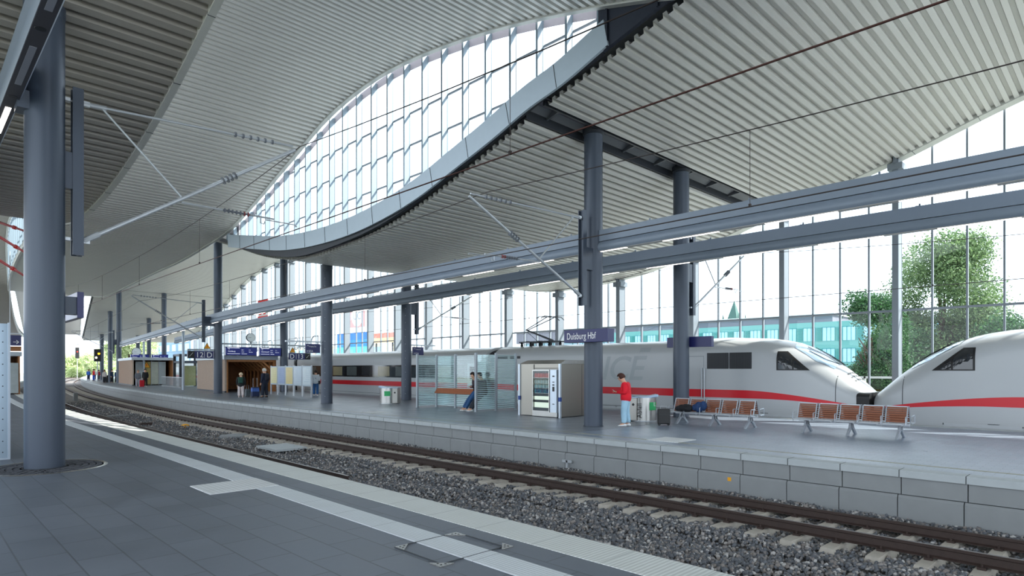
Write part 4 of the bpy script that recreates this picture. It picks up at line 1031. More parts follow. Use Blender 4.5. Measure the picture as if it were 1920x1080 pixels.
display('blue departure display hanging right of the other one, by the rear column', 19.55, 21.25, 48.98, 2.92, 3.52, 2)
def clock(lab, s, u, z, r=.34, back=None):
    t = thing('platform_clock', lab, 'clock', s, u, z); t.rotation_euler[2] = 0
    m_ = MB(); m_.lathe([(r, -.08), (r, .08)], n=32); m_.v = [(x, z_, y) for x, y, z_ in m_.v]; m_.build('case', M['steel_dark'], t, smooth=True)
    m_ = MB(); m_.lathe([(r * .92, .081), (r * .92, .084)], n=32); m_.v = [(x, -z_, y) for x, y, z_ in m_.v]; m_.build('dial', mat('dial_white', 'f4fafa', .4, 0, .02) if 'dial_white' not in bpy.data.materials else bpy.data.materials['dial_white'], t)
    m_ = MB(); m_.bar((0, -.09, 0), (-r * .5, -.09, .02), .03, .01); m_.bar((0, -.09, 0), (r * .1, -.09, r * .05), .02, .01); m_.bar((0, -.09, 0), (-r * .72, -.09, -.04), .015, .01)
    m_.build('hands', M['black'], t); m_ = MB(); m_.box(-.03, .03, -.03, .03, -r - .15, -r); m_.build('stem', M['steel_dark'], t); return t
clock('round white platform clock above the departure displays', 18.9, 49.07, 4.32)
clock('round white platform clock above the second shelter', 16.1, 80.6, 3.8, .5)
def platsign(lab, s0, s1, u, z0, z1, items, grp='blue platform number signs'):
    t = thing('platform_number_sign', lab, 'sign', 0, u, 0, group=grp); t.rotation_euler[2] = 0
    m_ = MB(); m_.box(s0, s1, -.08, .08, z0, z1); m_.build('sign_box', M['blue'], t)
    h = z1 - z0
    for kind_, a, b in items:
        w_ = s1 - s0
        if kind_ == 'x':
            m_ = MB(); m_.box(s0 + a * w_, s0 + b * w_, -.09, -.08, z0, z1); m_.build('black_panel', M['black'], t); m_ = MB(); m_.bar((s0 + (a + .25 * (b - a)) * w_, -.093, z0 + h * .25), (s0 + (a + .75 * (b - a)) * w_, -.093, z0 + h * .75), .07, .01); m_.build('stroke', M['white'], t)
        elif kind_ == '|': m_ = MB(); m_.box(s0 + a * w_, s0 + a * w_ + .025, -.084, -.08, z0 + h * .1, z1 - h * .1); m_.build('divider', M['white'], t)
        else: text('lettering', kind_, h * 1.0, (s0 + a * w_, -.083, z0 + h * .14), FACE_U, M['white'], t, ext=.001)
    return t
platsign('blue sign reading 12 and D left of the shelter column', 14.3, 16.15, 49.07, 2.64, 3.20, [('x', 0, .25), ('12', .29, 0), ('|', .62, 0), ('D', .70, 0), ('|', .97, 0)])
platsign('blue sign reading D and 13 right of the rear column', 22.0, 23.85, 49.07, 2.64, 3.18, [('D', .03, 0), ('|', .32, 0), ('13', .38, 0), ('x', .74, 1.0)])
hbar('grey crossbar reaching left from the shelter column', 14.3, 16.15, 49.07, 3.22)
hbar('grey crossbar reaching right from the rear column', 21.9, 24.0, 49.07, 3.72)
def warn(lab, s, u, z, sz=.5):
    t = thing('warning_sign', lab, 'sign', s, u, z, group='yellow triangular warning signs'); t.rotation_euler[2] = 0
    m_ = MB(); m_.prism([(-sz / 2, 0), (sz / 2, 0), (0, sz * .9)], 'y', -.02, .02); m_.build('triangle', M['black'], t)
    m_ = MB(); m_.prism([(-sz * .42, .035), (sz * .42, .035), (0, sz * .82)], 'y', -.026, -.02); m_.build('yellow_face', M['yellow'], t)
    m_ = MB(); m_.add([(x * sz, -.03, z_ * sz) for x, z_ in ((.02, .62), (-.08, .36), (0, .36), (-.03, .12), (.1, .42), (.02, .42))], [(0, 1, 2, 3, 4, 5)]); m_.build('flash_symbol', M['red'], t)
warn('yellow triangular warning sign near the left end of the crossbars', 15.65, 49.0, 3.36)
warn('yellow triangular warning sign right of the departure displays', 22.3, 49.0, 3.20)
warn('yellow triangular warning sign on the second shelter', 16.9, 79.2, 2.0, .8)
def exitsign(lab, s0, s1, u, z0, z1, bars, zb_, post=None):
    t = thing('direction_sign', lab, 'sign', 0, u, 0, group='small blue way-out signs'); t.rotation_euler[2] = 0
    m_ = MB(); m_.box(s0, s1, -.05, .05, z0, z1); m_.build('sign_box', M['blue'], t)
    m_ = MB(); m_.box(bars[0], bars[1], -.04, .04, zb_, zb_ + .08); m_.box(s0 + .1, s0 + .14, -.02, .02, z1, zb_); m_.box(s1 - .14, s1 - .1, -.02, .02, z1, zb_); m_.build('arm', M['galv'], t)
    h = z1 - z0; text('lettering', '\u2191', h * .42, (s0 + .04, -.053, z0 + h * .55), FACE_U, M['white'], t, ext=0); text('lettering', 'Ausgang City', h * .19, (s0 + .2, -.053, z0 + h * .66), FACE_U, M['white'], t, ext=0, sx=.8)
    text('lettering', 'H EZ/A', h * .3, (s0 + .05, -.053, z0 + h * .1), FACE_U, M['white'], t, ext=0, sx=.8)
exitsign('small blue way-out sign hanging left of the column by the notice boards', 15.08, 15.88, 30.75, 2.70, 3.18, (14.0, 16.0), 3.25)
exitsign('small blue way-out sign hanging right of the column by the windbreak', 21.9, 22.68, 30.75, 2.70, 3.18, (21.7, 23.6), 3.25)

# wooden shelter
def shelter(lab, s0, s1, u0, u1, h, open_=True):
    t = thing('waiting_shelter', lab, 'shelter', 0, (u0 + u1) / 2, 0); a, b = u0 - (u0 + u1) / 2, u1 - (u0 + u1) / 2
    m_ = MB(); m_.box(s0, s0 + .12, a, b, .12, h - .35); cw = m_.build('clad_wall', M['wood_pale'], t)
    m_ = MB()
    for i in range(int((b - a) / .14)): m_.box(s0 - .006, s0, a + i * .14, a + i * .14 + .012, .12, h - .35)
    m_.build('board_joints', M['wood_dark'], cw)['kind'] = 'stuff'
    m_ = MB(); m_.box(s0 - .02, s0 + .12, a, b, 0, .12); m_.build('plinth', M['steel_dark'], t)
    m_ = MB(); m_.box(s0 - .1, s1 + .1, a - .15, b + .1, h - .35, h - .05); m_.build('roof_edge', mat('shelter_roof_edge', 'b4bcc2', .45, .4, .05) if 'shelter_roof_edge' not in bpy.data.materials else bpy.data.materials['shelter_roof_edge'], t)
    m_ = MB(); m_.box(s1 - .12, s1, a, b, 0, h - .35); m_.build('rear_wall', M['wood_dark'], t)
    m_ = MB(); m_.box(s0 + .12, s1 - .12, b - .12, b, 0, h - .35); m_.build('end_wall', M['wood_dark'], t)
    if open_:
        for i, y in enumerate(frange(a + .1, b - .4, 1.0)):
            m_ = MB()
            m_.box(s1 - .24, s1 - .12, y - .07, y + .07, 0, h - .36); m_.box(s0 + .12, s1 - .24, y - .07, y + .07, h - .52, h - .36); m_.prism([(s1 - .24, h - 1.35), (s1 - .24, h - 1.15), (s1 - .95, h - .52), (s1 - 1.15, h - .52)], 'y', y - .06, y + .06)
            m_.box(s0 + .12, s0 + .24, y - .07, y + .07, 0, h - .36)
            m_.build('timber_frame', mat('timber', 'b87c48', .6, 0, .2, 6) if 'timber' not in bpy.data.materials else bpy.data.materials['timber'], t)
        m_ = MB(); m_.box(s0 + .12, s1 - .12, b - .15, b - .12, .05, 1.2); m_.box(s0 + .5, s1 - .3, b - .8, b - .3, .40, .46); m_.build('inner_bench', M['wood_dark'], t)
    return t
shelter('wooden waiting shelter with open timber front behind the couple with luggage', 17.35, 21.35, 51.5, 59.5, 2.95)
shelter('second wooden shelter with glazed front farther along the platform', 15.35, 19.4, 80.0, 92, 3.2, False)
for i, (c, lab) in enumerate((('c8d2d4', 'first'), ('b8a868', 'second'), ('cfd6c6', 'third'), ('c4d4d8', 'last'))):
    t = thing('glazed_panel', f'{("pale","yellowish","cream","bluish")[i]} glazed poster panel, {lab} from the left on the front of the second shelter', 'panel', 0, 79.6, 0); t.rotation_euler[2] = 0
    a = 15.9 + .78 * i; m_ = MB(); m_.box(a, a + .7, -.03, .03, .1, 2.7); m_.build('sheet', mat('panel_sheet_%d' % i, c, .3, 0, .2, 2), t)
    m_ = MB(); m_.box(a - .05, a, -.05, .05, 0, 2.8); m_.build('frame_post', M['galv'], t)
display('blue display farther away above the second shelter, left one', 15.4, 17.2, 79.72, 2.95, 3.5, 1)
display('blue display farther away above the second shelter, right one', 17.5, 19.2, 79.72, 2.95, 3.5, 2)

# notice boards
pc = [('d6cf96', 'yellow departure poster'), ('8fa4c8', 'blue-grey map'), ('d4c27a', 'deep yellow timetable'), ('b8c8d4', 'pale blue notice'), ('c6d4da', 'white network map')]
for i in range(5):
    u = 44.4 - i * 1.5; t = thing('notice_board', f'standing glass notice board with {pc[i][1]}, number {("one","two","three","four","five")[i]} from the left', 'notice board', 19.0 - .05 * i, u, 0, group='row of standing notice boards')
    m_ = MB(); m_.box(-.05, .05, -.64, .64, .72, 2.05); m_.build('case', mat('case_grey', '9fb0bc', .3, .3, .05) if 'case_grey' not in bpy.data.materials else bpy.data.materials['case_grey'], t)
    m_ = MB(); m_.box(-.056, -.05, -.56, .56, .82, 1.97); po = m_.build('poster', mat('poster_%d' % i, pc[i][0], .25, 0, .12, 3), t)
    m_ = MB(); rg = random.Random(i)
    for k in range(7): z = 1.85 - k * .14; m_.box(-.058, -.056, -.48, -.48 + rg.uniform(.5, .95), z, z + .04)
    m_.build('print_lines', mat('print_tone_%d' % i, ('b8a860', '6c86b4', 'b39a4c', '90a8bc', '9cb4c0')[i], .3, 0, .1), po)['kind'] = 'stuff'
    for y in (-.64, .64): m_ = MB(); m_.box(-.04, .04, y - .04, y + .04, 0, 2.1); m_.build('leg', M['galv'], t)

# stairwell railing and lift housing
t = thing('stair_railing', 'grey stairwell railing left of the wooden shelter', 'railing', 17.6, 69.5, 0)
m_ = MB(); m_.box(-.03, .03, -4.6, 4.6, 1.0, 1.06); m_.build('top_rail', M['galv'], t)
m_ = MB()
for y in frange(-4.5, 4.5, .3): m_.box(-.015, .015, y - .015, y + .015, .05, 1.0)
m_.build('balusters', M['galv'], t)['kind'] = 'stuff'
m_ = MB(); m_.box(-.06, .06, -4.6, 4.6, 0, .12); m_.build('plinth', M['concrete'], t)
t = thing('lift_tower', 'dark grey glazed lift housing between the two shelters', 'lift', 19.4, 70.5, 0)
for x in (-1, 1):
    for y in (-1.4, 1.4): m_ = MB(); m_.box(x - .12, x + .12, y - .12, y + .12, 0, 3.4); m_.build('corner_post', M['steel_dark'], t)
for z in (2.5, 3.2): m_ = MB(); m_.box(-1.1, 1.1, -1.5, 1.5, z, z + .2); m_.build('ring_beam', M['column'], t)
m_ = MB(); m_.box(-.9, .9, -1.35, -1.3, 0, 2.5); m_.box(-1.0, -.95, -1.3, 1.3, 0, 2.5); m_.build('glass_wall', M['glass'], t)
m_ = MB(); m_.box(-.7, .7, -.2, -.1, .1, 2.2); m_.build('cabin_front', mat('cabin_yellowish', 'c6c08c', .5, 0, .2), t)

# aluminium-clad cabin on the near platform
t = thing('aluminium_cabin', 'riveted pale aluminium panel wall at the left edge of the picture', 'cabin', curve=False)
m_ = MB(); m_.box(-2.4, 1.58, 16.3, 18.6, .02, 2.78); ac = m_.build('panel_wall', mat('riveted_aluminium', 'a9bac8', .3, .75, .06, 1), t)
m_ = MB(); m_.box(-2.42, 1.6, 16.28, 18.62, 0, .03); m_.box(1.56, 1.60, 16.27, 16.31, .03, 2.8); m_.build('edge_profile', M['steel_pale'], t)
m_ = MB()
for s in (1.48, 1.18):
    for i in range(12): m_.lathe([(.012, 0), (.008, .006)], (0, 0, 0), 8); n_ = 16; m_.v[-n_:] = [(s + x, 16.3 - z, .15 + i * .225 + y) for x, y, z in m_.v[-n_:]]
m_.build('rivets', M['steel_dark'], ac)['kind'] = 'stuff'
# shelter and red tie rods at far left
shelter('distant brown-roofed shelter seen between the steel panel and the nearest column', 1.2, 5.05, 58, 66, 3.15, False)
for i, (a, c, nm) in enumerate(((3.3, 'ead98c', 'yellow'), (4.2, 'a8b0b0', 'grey'))):
    t = thing('glazed_panel', nm + ' glazed panel on the front of the distant brown-roofed shelter at far left', 'panel', 0, 57.6, 0); t.rotation_euler[2] = 0
    m_ = MB(); m_.box(a, a + .75, -.03, .03, .1, 2.3); m_.build('sheet', mat('far_sheet_' + nm, c, .4, 0, .2, 2), t)
    m_ = MB(); m_.box(a - .06, a, -.05, .05, 0, 2.4); m_.build('frame_post', M['steel_dark'], t)
t = thing('roof_band', 'brown timber roof band of the distant shelter at far left', 'roof band', 0, 57.75, 3.15); m_ = MB(); m_.box(1.2, 5.1, -.1, .1, 0, .35); m_.build('timber_band', M['wood_dark'], t)
for i, (a, b, nm) in enumerate((((2.6, 30, 7.35), (4.5, 40, 8.9), 'uppermost'), ((2.4, 28, 6.5), (4.5, 39, 7.6), 'middle'), ((2.3, 28, 5.75), (4.5, 40, 6.6), 'lowest'))):
    m_ = MB(); m_.tube([a, b], .05, 8); m_.tube([Vector(a).lerp(Vector(b), .5), Vector(a).lerp(Vector(b), .58)], .085, 8); tag(m_.build('tie_rod', M['red'], smooth=True), f'red steel tie rod at the far left, {nm} of three', 'rod', 'red tie rods')
# litter bin by far column, signals
small('litter_box', 'black bin at the foot of the most distant column', 'bin', lambda q: q.box(-.3, .3, -.3, .3, 0, 1.0), M['black'], 14.85, 101, 0)
def signal(lab, s, u, z, h, lens):
    t = thing('railway_signal', lab, 'signal', s, u, 0); t.rotation_euler[2] = 0
    m_ = MB(); m_.box(-.06, .06, -.06, .06, -.9, z); m_.build('mast', M['galv'], t); m_ = MB(); m_.box(-.45, .45, -.15, .15, z, z + h); m_.build('head_board', M['black'], t)
    for x, zz, c, st in lens: 
        m_ = MB(); m_.lathe([(.14, 0), (.14, .05)], n=14); m_.v = [(x + a, -.15 - c_, z + zz + b) for a, b, c_ in m_.v]; m_.build('signal_lens', mat('lens_' + c, c, .4, 0, 0, emit=c, estr=st), t)
signal('railway signal with a glowing orange lamp above the crowd', 14.6, 112, 3.0, 1.9, [(.15, 1.2, 'ffa010', 12), (-.2, .6, 'fff0c0', 8)])
signal('small distant signal on a mast with a red light', 10.5, 205, 4.8, 3.0, [(0, 1.8, 'e02818', 3)])

# ---------------------------------------------------------------- people
def skin_mesh(name, verts, edges, radii, m, parent, sub=2, root=0):
    me = bpy.data.meshes.new(name); me.from_pydata([tuple(v) for v in verts], edges, [])
    o = bpy.data.objects.new(name, me); COL.objects.link(o)
    sk = o.modifiers.new('skin', 'SKIN'); sk.use_smooth_shade = True
    for i, r in enumerate(radii):
        d = me.skin_vertices[0].data[i]; d.radius = r if isinstance(r, tuple) else (r, r); d.use_root = (i == root)
    sb = o.modifiers.new('sub', 'SUBSURF'); sb.levels = sb.render_levels = sub
    dg = bpy.context.evaluated_depsgraph_get(); ev = bpy.data.meshes.new_from_object(o.evaluated_get(dg))
    o.modifiers.clear(); o.data = ev; ev.materials.clear(); ev.materials.append(m)
    ev.polygons.foreach_set('use_smooth', [True] * len(ev.polygons))
    if parent: o.parent = parent
    return o
def V3(*a): return Vector(a)
CL = {}
def cloth(hexc):
    if hexc not in CL: CL[hexc] = mat('cloth_' + hexc, hexc, .8, 0, .15, 9, bump=.1)
    return CL[hexc]
def person(lab, s, u, face, h=1.75, top='333333', legs='222222', shoes='e8e8e8', hair='3a2a20', pose='stand', arms='down', skirt=False, bare=False, hairlong=False, group=None, coat=0.0, z=0., build=1.0, detail=False):
    t = thing('person', lab, 'person', s, u, z, R(face), group=group); k = h / 1.75; t.scale = (k * build, k * build, k)
    lean = .0
    if pose == 'perch':
        pel = V3(0, -.04, .86); sp = V3(0, 0, 1.06); ch = V3(0, .04, 1.26); nk = V3(0, .09, 1.41); hd = V3(0, .15, 1.50)
        hipx = .09; L = [[V3(sx * .09, 0, .84), V3(sx * .10, .36, .50), V3(sx * .10, .62, .10), V3(sx * .10, .76, .04)] for sx in (-1, 1)]
    elif pose == 'walk':
        pel = V3(0, 0, .95); sp = V3(0, .01, 1.12); ch = V3(0, .03, 1.32); nk = V3(0, .04, 1.47); hd = V3(0, .06, 1.55)
        L = [[V3(sx * .09, 0, .92), V3(sx * .10, sx * .14 + .05, .50), V3(sx * .10, sx * .26 - .05, .10), V3(sx * .10, sx * .26 + .09, .04)] for sx in (-1, 1)]
    else:
        pel = V3(0, 0, .95); sp = V3(0, 0, 1.12); ch = V3(0, -.005, 1.32); nk = V3(0, .01, 1.47); hd = V3(0, .02, 1.55)
        if arms == 'phone': ch = V3(0, .0, 1.31); nk = V3(0, .05, 1.45); hd = V3(0, .10, 1.52)
        L = [[V3(sx * .09, 0, .92), V3(sx * .11, .025 - .02 * sx, .50), V3(sx * .12, -.01 - .04 * sx, .09), V3(sx * .13, .13 - .04 * sx, .035)] for sx in (-1, 1)]
    down = V3(0, .055, -.02) if arms == 'phone' or pose == 'perch' else V3(0, .0, 0)
    A = []
    for sx in (-1, 1):
        sh = ch + V3(sx * .185, 0, .10)
        if arms == 'phone': el = sh + V3(sx * .05, -.03, -.29); wr = V3(sx * .055, ch.y + .26, ch.z - .17)
        elif arms == 'hold' and sx == 1: el = sh + V3(.06, -.02, -.28); wr = sh + V3(.10, .06, -.52)
        elif arms == 'hip': el = sh + V3(sx * .09, -.06, -.26); wr = V3(sx * .15, ch.y + .10, 1.05)
        else: el = sh + V3(sx * .04, -.02, -.29); wr = sh + V3(sx * .045, .06, -.54)
        A.append((sh, el, wr))
    # body: one continuous surface
    vs_ = [pel, sp, ch, nk, hd, hd + V3(0, .03, .09) + down * .3, hd + V3(0, .02, .17) + down * .3]; rs = [(.14, .10), (.125, .09), (.155, .10), .062, .085, .115, .075]
    es = [(0, 1), (1, 2), (2, 3), (3, 4), (4, 5), (5, 6)]
    def chain(st, pts, rr):
        p = st
        for q, r in zip(pts, rr): vs_.append(q); rs.append(r); es.append((p, len(vs_) - 1)); p = len(vs_) - 1
        return p
    for sx, (sh, el, wr) in zip((-1, 1), A):
        e = chain(2, [sh, el, wr], [.055, .042, .028])
        d = (wr - el).normalized(); side = V3(-sx, 0, 0) if abs(d.z) > .6 else V3(0, 0, 1); side = (side - d * side.dot(d)).normalized()
        palm = chain(e, [wr + d * .055], [(.036, .018)])
        across = d.cross(side).normalized(); curl = V3(0, .5, 0) if abs(d.z) > .6 else V3(0, 0, -.4)
        for f_, (off, ln) in enumerate(((-.028, .07), (-.010, .08), (.010, .075), (.027, .058))):
            b0 = wr + d * .085 + across * off; b1 = b0 + (d + curl * .3).normalized() * ln * .5; b2 = b1 + (d + curl * 1.2).normalized() * ln * .5
            chain(palm, [b0, b1, b2], [.010, .0092, .0075])
        t0 = wr + d * .035 + across * -.036; chain(e, [t0, t0 + (d - across * .5 + side * .3).normalized() * .035, t0 + (d - across * .1 + side * .4).normalized() * .06], [.012, .0105, .009])
    for lg in L: chain(0, lg, [.085, .058, .042, .03])
    body = skin_mesh('body', vs_, es, rs, M['skin'], t, 2)
    hc = hd + V3(0, .03, .10) + down * .3
    fd = V3(0, 1, -.55 if (arms == 'phone' or pose == 'perch') else 0).normalized(); upv = V3(0, -fd.z, fd.y)
    m_ = MB(); m_.tube([hc + fd * .085 + upv * .02, hc + fd * .105 - upv * .02], [.010, .016], 6); fn = m_.build('nose', M['skin'], body, smooth=True)
    for sx in (-1, 1):
        m_ = MB(); m_.sphere(hc + V3(sx * .092, 0, -.01), .022, 5, 0, 1.5); m_.build('ear', M['skin'], body, smooth=True)
        m_ = MB(); m_.sphere(hc + fd * .088 + V3(sx * .034, 0, 0) + upv * .018, .010, 5); m_.build('eye', M['black'], body, smooth=True)
    m_ = MB(); m_.box(-.024, .024, -.004, .004, -.004, .004); m_.v = [tuple(hc + fd * .090 - upv * .045 + V3(*v)) for v in m_.v]; m_.build('mouth', mat('lips', 'a8605a', .5, 0, 0) if 'lips' not in bpy.data.materials else bpy.data.materials['lips'], body)
    # hair cap
    m_ = MB(); m_.sphere((0, 0, 0), .125, 9, 0, 1.1)
    o = m_.build('hair', cloth(hair), t, smooth=True); me = o.data
    bm = bmesh.new(); bm.from_mesh(me); cut = [v for v in bm.verts if (v.co.y > .045 and v.co.z < .045) or v.co.z < (-.16 if hairlong else -.095)]
    bmesh.ops.delete(bm, geom=cut, context='VERTS')
    for v in bm.verts: v.co = hc + V3(v.co.x, 0, 0) + fd * (v.co.y - .018) + upv * (v.co.z + .022)
    bm.to_mesh(me); bm.free(); sm = o.modifiers.new('thick', 'SOLIDIFY'); sm.thickness = .012; sm.offset = -1
    if hairlong:
        skin_mesh('hair_length', [hc + V3(0, -.07, .02), hc + V3(0, -.10, -.12), hc + V3(0, -.10, -.26)], [(0, 1), (1, 2)], [.07, .085, .05], cloth(hair), o, 1)
    # upper garment
    lo = sp.lerp(pel, 1.15 + coat)
    v2 = [lo + V3(0, 0, -.16), lo.lerp(sp, .5), sp, ch, nk + V3(0, -.01, -.03)]; r2 = [(.235, .18), (.225, .175), (.205, .16), (.215, .16), .085]; e2 = [(0, 1), (1, 2), (2, 3), (3, 4)]
    for sh, el, wr in A:
        b = len(v2); v2 += [sh, el, el.lerp(wr, .85), el.lerp(wr, .97)]; r2 += [.092, .082, .06, .05]; e2 += [(3, b), (b, b + 1), (b + 1, b + 2), (b + 2, b + 3)]
    skin_mesh('jacket', v2, e2, r2, cloth(top), t, 2)
    if arms == 'phone' and detail:
        m_ = MB(); n_ = 20; cpt = nk + V3(0, -.012, .0); m_.tube([cpt + V3(.078 * math.cos(a), .07 * math.sin(a), .012 * math.sin(a)) for a in [2 * math.pi * i / n_ for i in range(n_ + 1)]], .016, 6); m_.build('collar', M['white'], t, smooth=True)
        pass
    # trousers
    v3 = [pel + V3(0, 0, .08), pel + V3(0, 0, -.02)]; r3 = [(.155, .12), (.17, .135)]; e3 = [(0, 1)]
    for lg in L:
        b = len(v3); v3 += [lg[0] + V3(0, 0, -.08) if pose != 'perch' else lg[0].lerp(lg[1], .2), lg[1], lg[1].lerp(lg[2], 1.0 if not bare else .35)]; r3 += [.125, .098, .09]; e3 += [(1, b), (b, b + 1), (b + 1, b + 2)]
    skin_mesh('trousers', v3, e3, r3, cloth(legs), t, 2)
    for lg in L:
        d = (lg[3] - lg[2]); d.z = 0; d.normalize(); a = V3(lg[2].x, lg[2].y, .045)
        m_ = MB(); ring = []
        for i, (x, wd, hh_) in enumerate(((-.075, .030, .06), (-.05, .042, .09), (.03, .045, .085), (.10, .05, .055), (.155, .047, .045), (.19, .03, .03))):
            c = a + d * x; sd = V3(-d.y, d.x, 0)
            m_.v += [tuple(c + sd * -wd + V3(0, 0, -.043)), tuple(c + sd * wd + V3(0, 0, -.043)), tuple(c + sd * wd * .8 + V3(0, 0, hh_ - .04)), tuple(c - sd * wd * .8 + V3(0, 0, hh_ - .04))]
            if i: b = 4 * i; m_.f += [(b - 4 + q, b - 4 + (q + 1) % 4, b + (q + 1) % 4, b + q) for q in range(4)]; m_.mi += [0] * 4
        m_.f += [(0, 1, 2, 3), (20, 21, 22, 23)]; m_.mi += [0, 0]
        o = m_.build('shoe', cloth(shoes), t, smooth=True); b = o.modifiers.new('sub', 'SUBSURF'); b.levels = b.render_levels = 1
    t['wr'] = tuple(A[1][2]); return t, A, ch, hc
# person in red
pr, A, ch, hc = person('person in bright red jacket and light blue jeans looking down at a phone', 16.75, 11.72, 24, 1.70, 'e8142c', 'a8cfe4', 'f0f0f0', '4c2c22', arms='phone', detail=True, build=1.12)
del pr['wr']
ph = bpy.data.objects.new('smartphone', None); COL.objects.link(ph); mtx = Matrix.Translation(P(16.75, 11.72)) @ Matrix.Rotation(R(24) - math.atan(ddl(11.72)), 4, 'Z')
wp = mtx @ Vector((0, (A[0][2].y + .085) * 1.0880, A[0][2].z * .9714 + .02)); ph.location = wp; ph.rotation_euler = (R(35), 0, R(24)); tag(ph, 'white smartphone held in both hands by the person in red', 'phone')
m_ = MB(); m_.box(-.037, .037, -.075, .075, 0, .009); m_.build('phone_body', M['white'], ph, bevel=.003); m_ = MB(); m_.box(-.033, .033, -.068, .068, .0092, .0098); m_.build('screen', M['black'], ph)
# crossing bag strap of the red jacket
def backpack(lab, s, u, face, hexc, w_=.30, h=.42, zc=1.22, back=.19):
    t = thing('backpack', lab, 'backpack', s, u, 0, R(face)); m_ = MB(); m_.box(-w_ / 2, w_ / 2, -back - .15, -back, zc - h / 2, zc + h / 2); m_.build('main_pouch', cloth(hexc), t, bevel=.06)
    m_ = MB(); m_.box(-w_ * .38, w_ * .38, -back - .19, -back - .14, zc - h * .4, zc + .0); m_.build('front_pocket', cloth(hexc), t, bevel=.03)
    for sx in (-1, 1): m_ = MB(); m_.tube([(sx * .09, -back, zc + h * .4), (sx * .10, -.06, zc + h * .46), (sx * .11, .13, zc + h * .2), (sx * .12, .10, zc - h * .25), (sx * .12, -back, zc - h * .35)], .012, 6); m_.build('strap', M['black'], t)
    return t
x = person('person in black jacket and light pink trousers standing before the wooden shelter', 15.54, 41.33, -25, 1.58, '1a1c1f', 'd8ccca', 'e8e0dc', 'd8c0a0', build=1.1, coat=.3)[0]; del x['wr']
backpack('dark green backpack worn by the person in light pink trousers', 15.54, 41.33, -25, '1f4a40', zc=1.12, back=.10)
suitcase('suitcase', 'small grey trolley case standing beside the person with the green backpack', 16.1, 41.7, .26, .2, .48, mat('case_dark_grey', '5c666c', .5, 0, .1), handle=.2)
suitcase('suitcase', 'dark blue trolley case with lighter top and raised handle', 16.25, 40.75, .46, .3, .62, mat('case_navy', '1c2c54', .6, 0, .1), handle=.55, top=mat('case_blue', '4468b0', .6, 0, .1))
x = person('tall grey-haired person in navy jacket and dark trousers wearing a backpack', 16.75, 40.4, 25, 1.86, '1b2438', '1c2534', '181818', 'd0ccc4', arms='hold', build=1.05, coat=.2)[0]; del x['wr']
backpack('black backpack worn by the tall grey-haired person', 16.75, 40.4, 25, '20202c', .32, .46, 1.32, .14)
x = person('person in white shirt and blue jeans partly behind the column by the notice boards', 20.2, 40.1, -30, 1.74, 'dde4ea', '2c6098', 'e8e8e8', '2a201c', build=1.0)[0]; del x['wr']
m_ = MB(); 
t = thing('shoulder_bag', 'dark shoulder bag with strap across the white shirt', 'bag', 20.2, 40.1, 0, R(-30)); m_.tube([(-.15, -.03, 1.42), (0, -.145, 1.2), (.2, -.05, 1.0)], .014, 6); m_.build('strap', M['black'], t); m_ = MB(); m_.box(.18, .30, -.12, .1, .82, 1.04); m_.build('pouch', M['black'], t, bevel=.03)
# the two by the leaning rail of the windbreak
x = person('person in blue jeans and white shoes leaning on the windbreak rail', 18.42, 20.95, 78, 1.72, '3a2c34', '28507c', 'eeeeee', '2a1c18', pose='perch', arms='phone')[0]; del x['wr']
x = person('person in a black shirt with short dark hair looking down inside the glass windbreak', 18.30, 20.35, 70, 1.72, '15171a', '20262e', 'f0f0f0', '1a1412', pose='perch', arms='phone')[0]; del x['wr']
# farther people on the platform
x = person('grey-jacketed person with grey trousers beside a red bag far along the platform', 14.96, 71.8, 180, 1.72, '6c7078', 'a0a8b0', '505050', 'b89c84')[0]; del x['wr']
x = person('person in black jacket and black trousers by the second shelter', 15.75, 72.6, 160, 1.82, '141416', '121214', 'd8d8d8', '1c1614', coat=.4)[0]; del x['wr']
t = thing('suitcase', 'red suitcase standing between the grey and the black jackets', 'suitcase', 15.25, 71.4, 0); m_ = MB(); m_.box(-.2, .2, -.14, .14, .05, .72); m_.build('shell', cloth('c01828'), t, bevel=.04); m_ = MB(); m_.tube([(-.1, 0, .7), (-.1, 0, .95), (.1, 0, .95), (.1, 0, .7)], .012, 6); m_.build('handle', M['black'], t)
FAR = [(14.5, 97.5, 'light striped top and dark trousers at the front of the column group', 'c8c0bc', '1c2028', 1.7), (15.2, 96.0, 'navy jacket and black trousers beside the far column', '20304c', '14161c', 1.78), (15.9, 97.5, 'blue denim jacket at the right of the column group', '3c5478', '20242c', 1.7),
       (14.4, 118, 'bright red top and blue skirt in the distant crowd', 'e02028', '2050c0', 1.8), (13.9, 124, 'sky blue top at the outer edge of the distant crowd', '3c70c8', '283048', 1.75), (15.2, 121, 'dark red top behind the one in bright red', '8c2030', '30343c', 1.7),
       (14.9, 128, 'white shirt in the middle of the distant crowd', 'dcdce0', '3c4048', 1.8), (15.8, 116, 'dark grey clothes with a rucksack near the signal', '34363c', '202228', 1.75), (16.1, 112, 'purple-grey top seated low near the far bin', '6c5870', '2c2c34', 1.6), (14.2, 134, 'orange-brown coat farthest along the platform', 'a85c3c', '2c3038', 1.75)]
for s, u, d, a, b, h in FAR:
    x = person('distant person with ' + d, s, u, random.uniform(-180, 180), h, a, b, '303030', random.choice(['2a1c18', '6c4c30', '141010']))[0]; del x['wr']

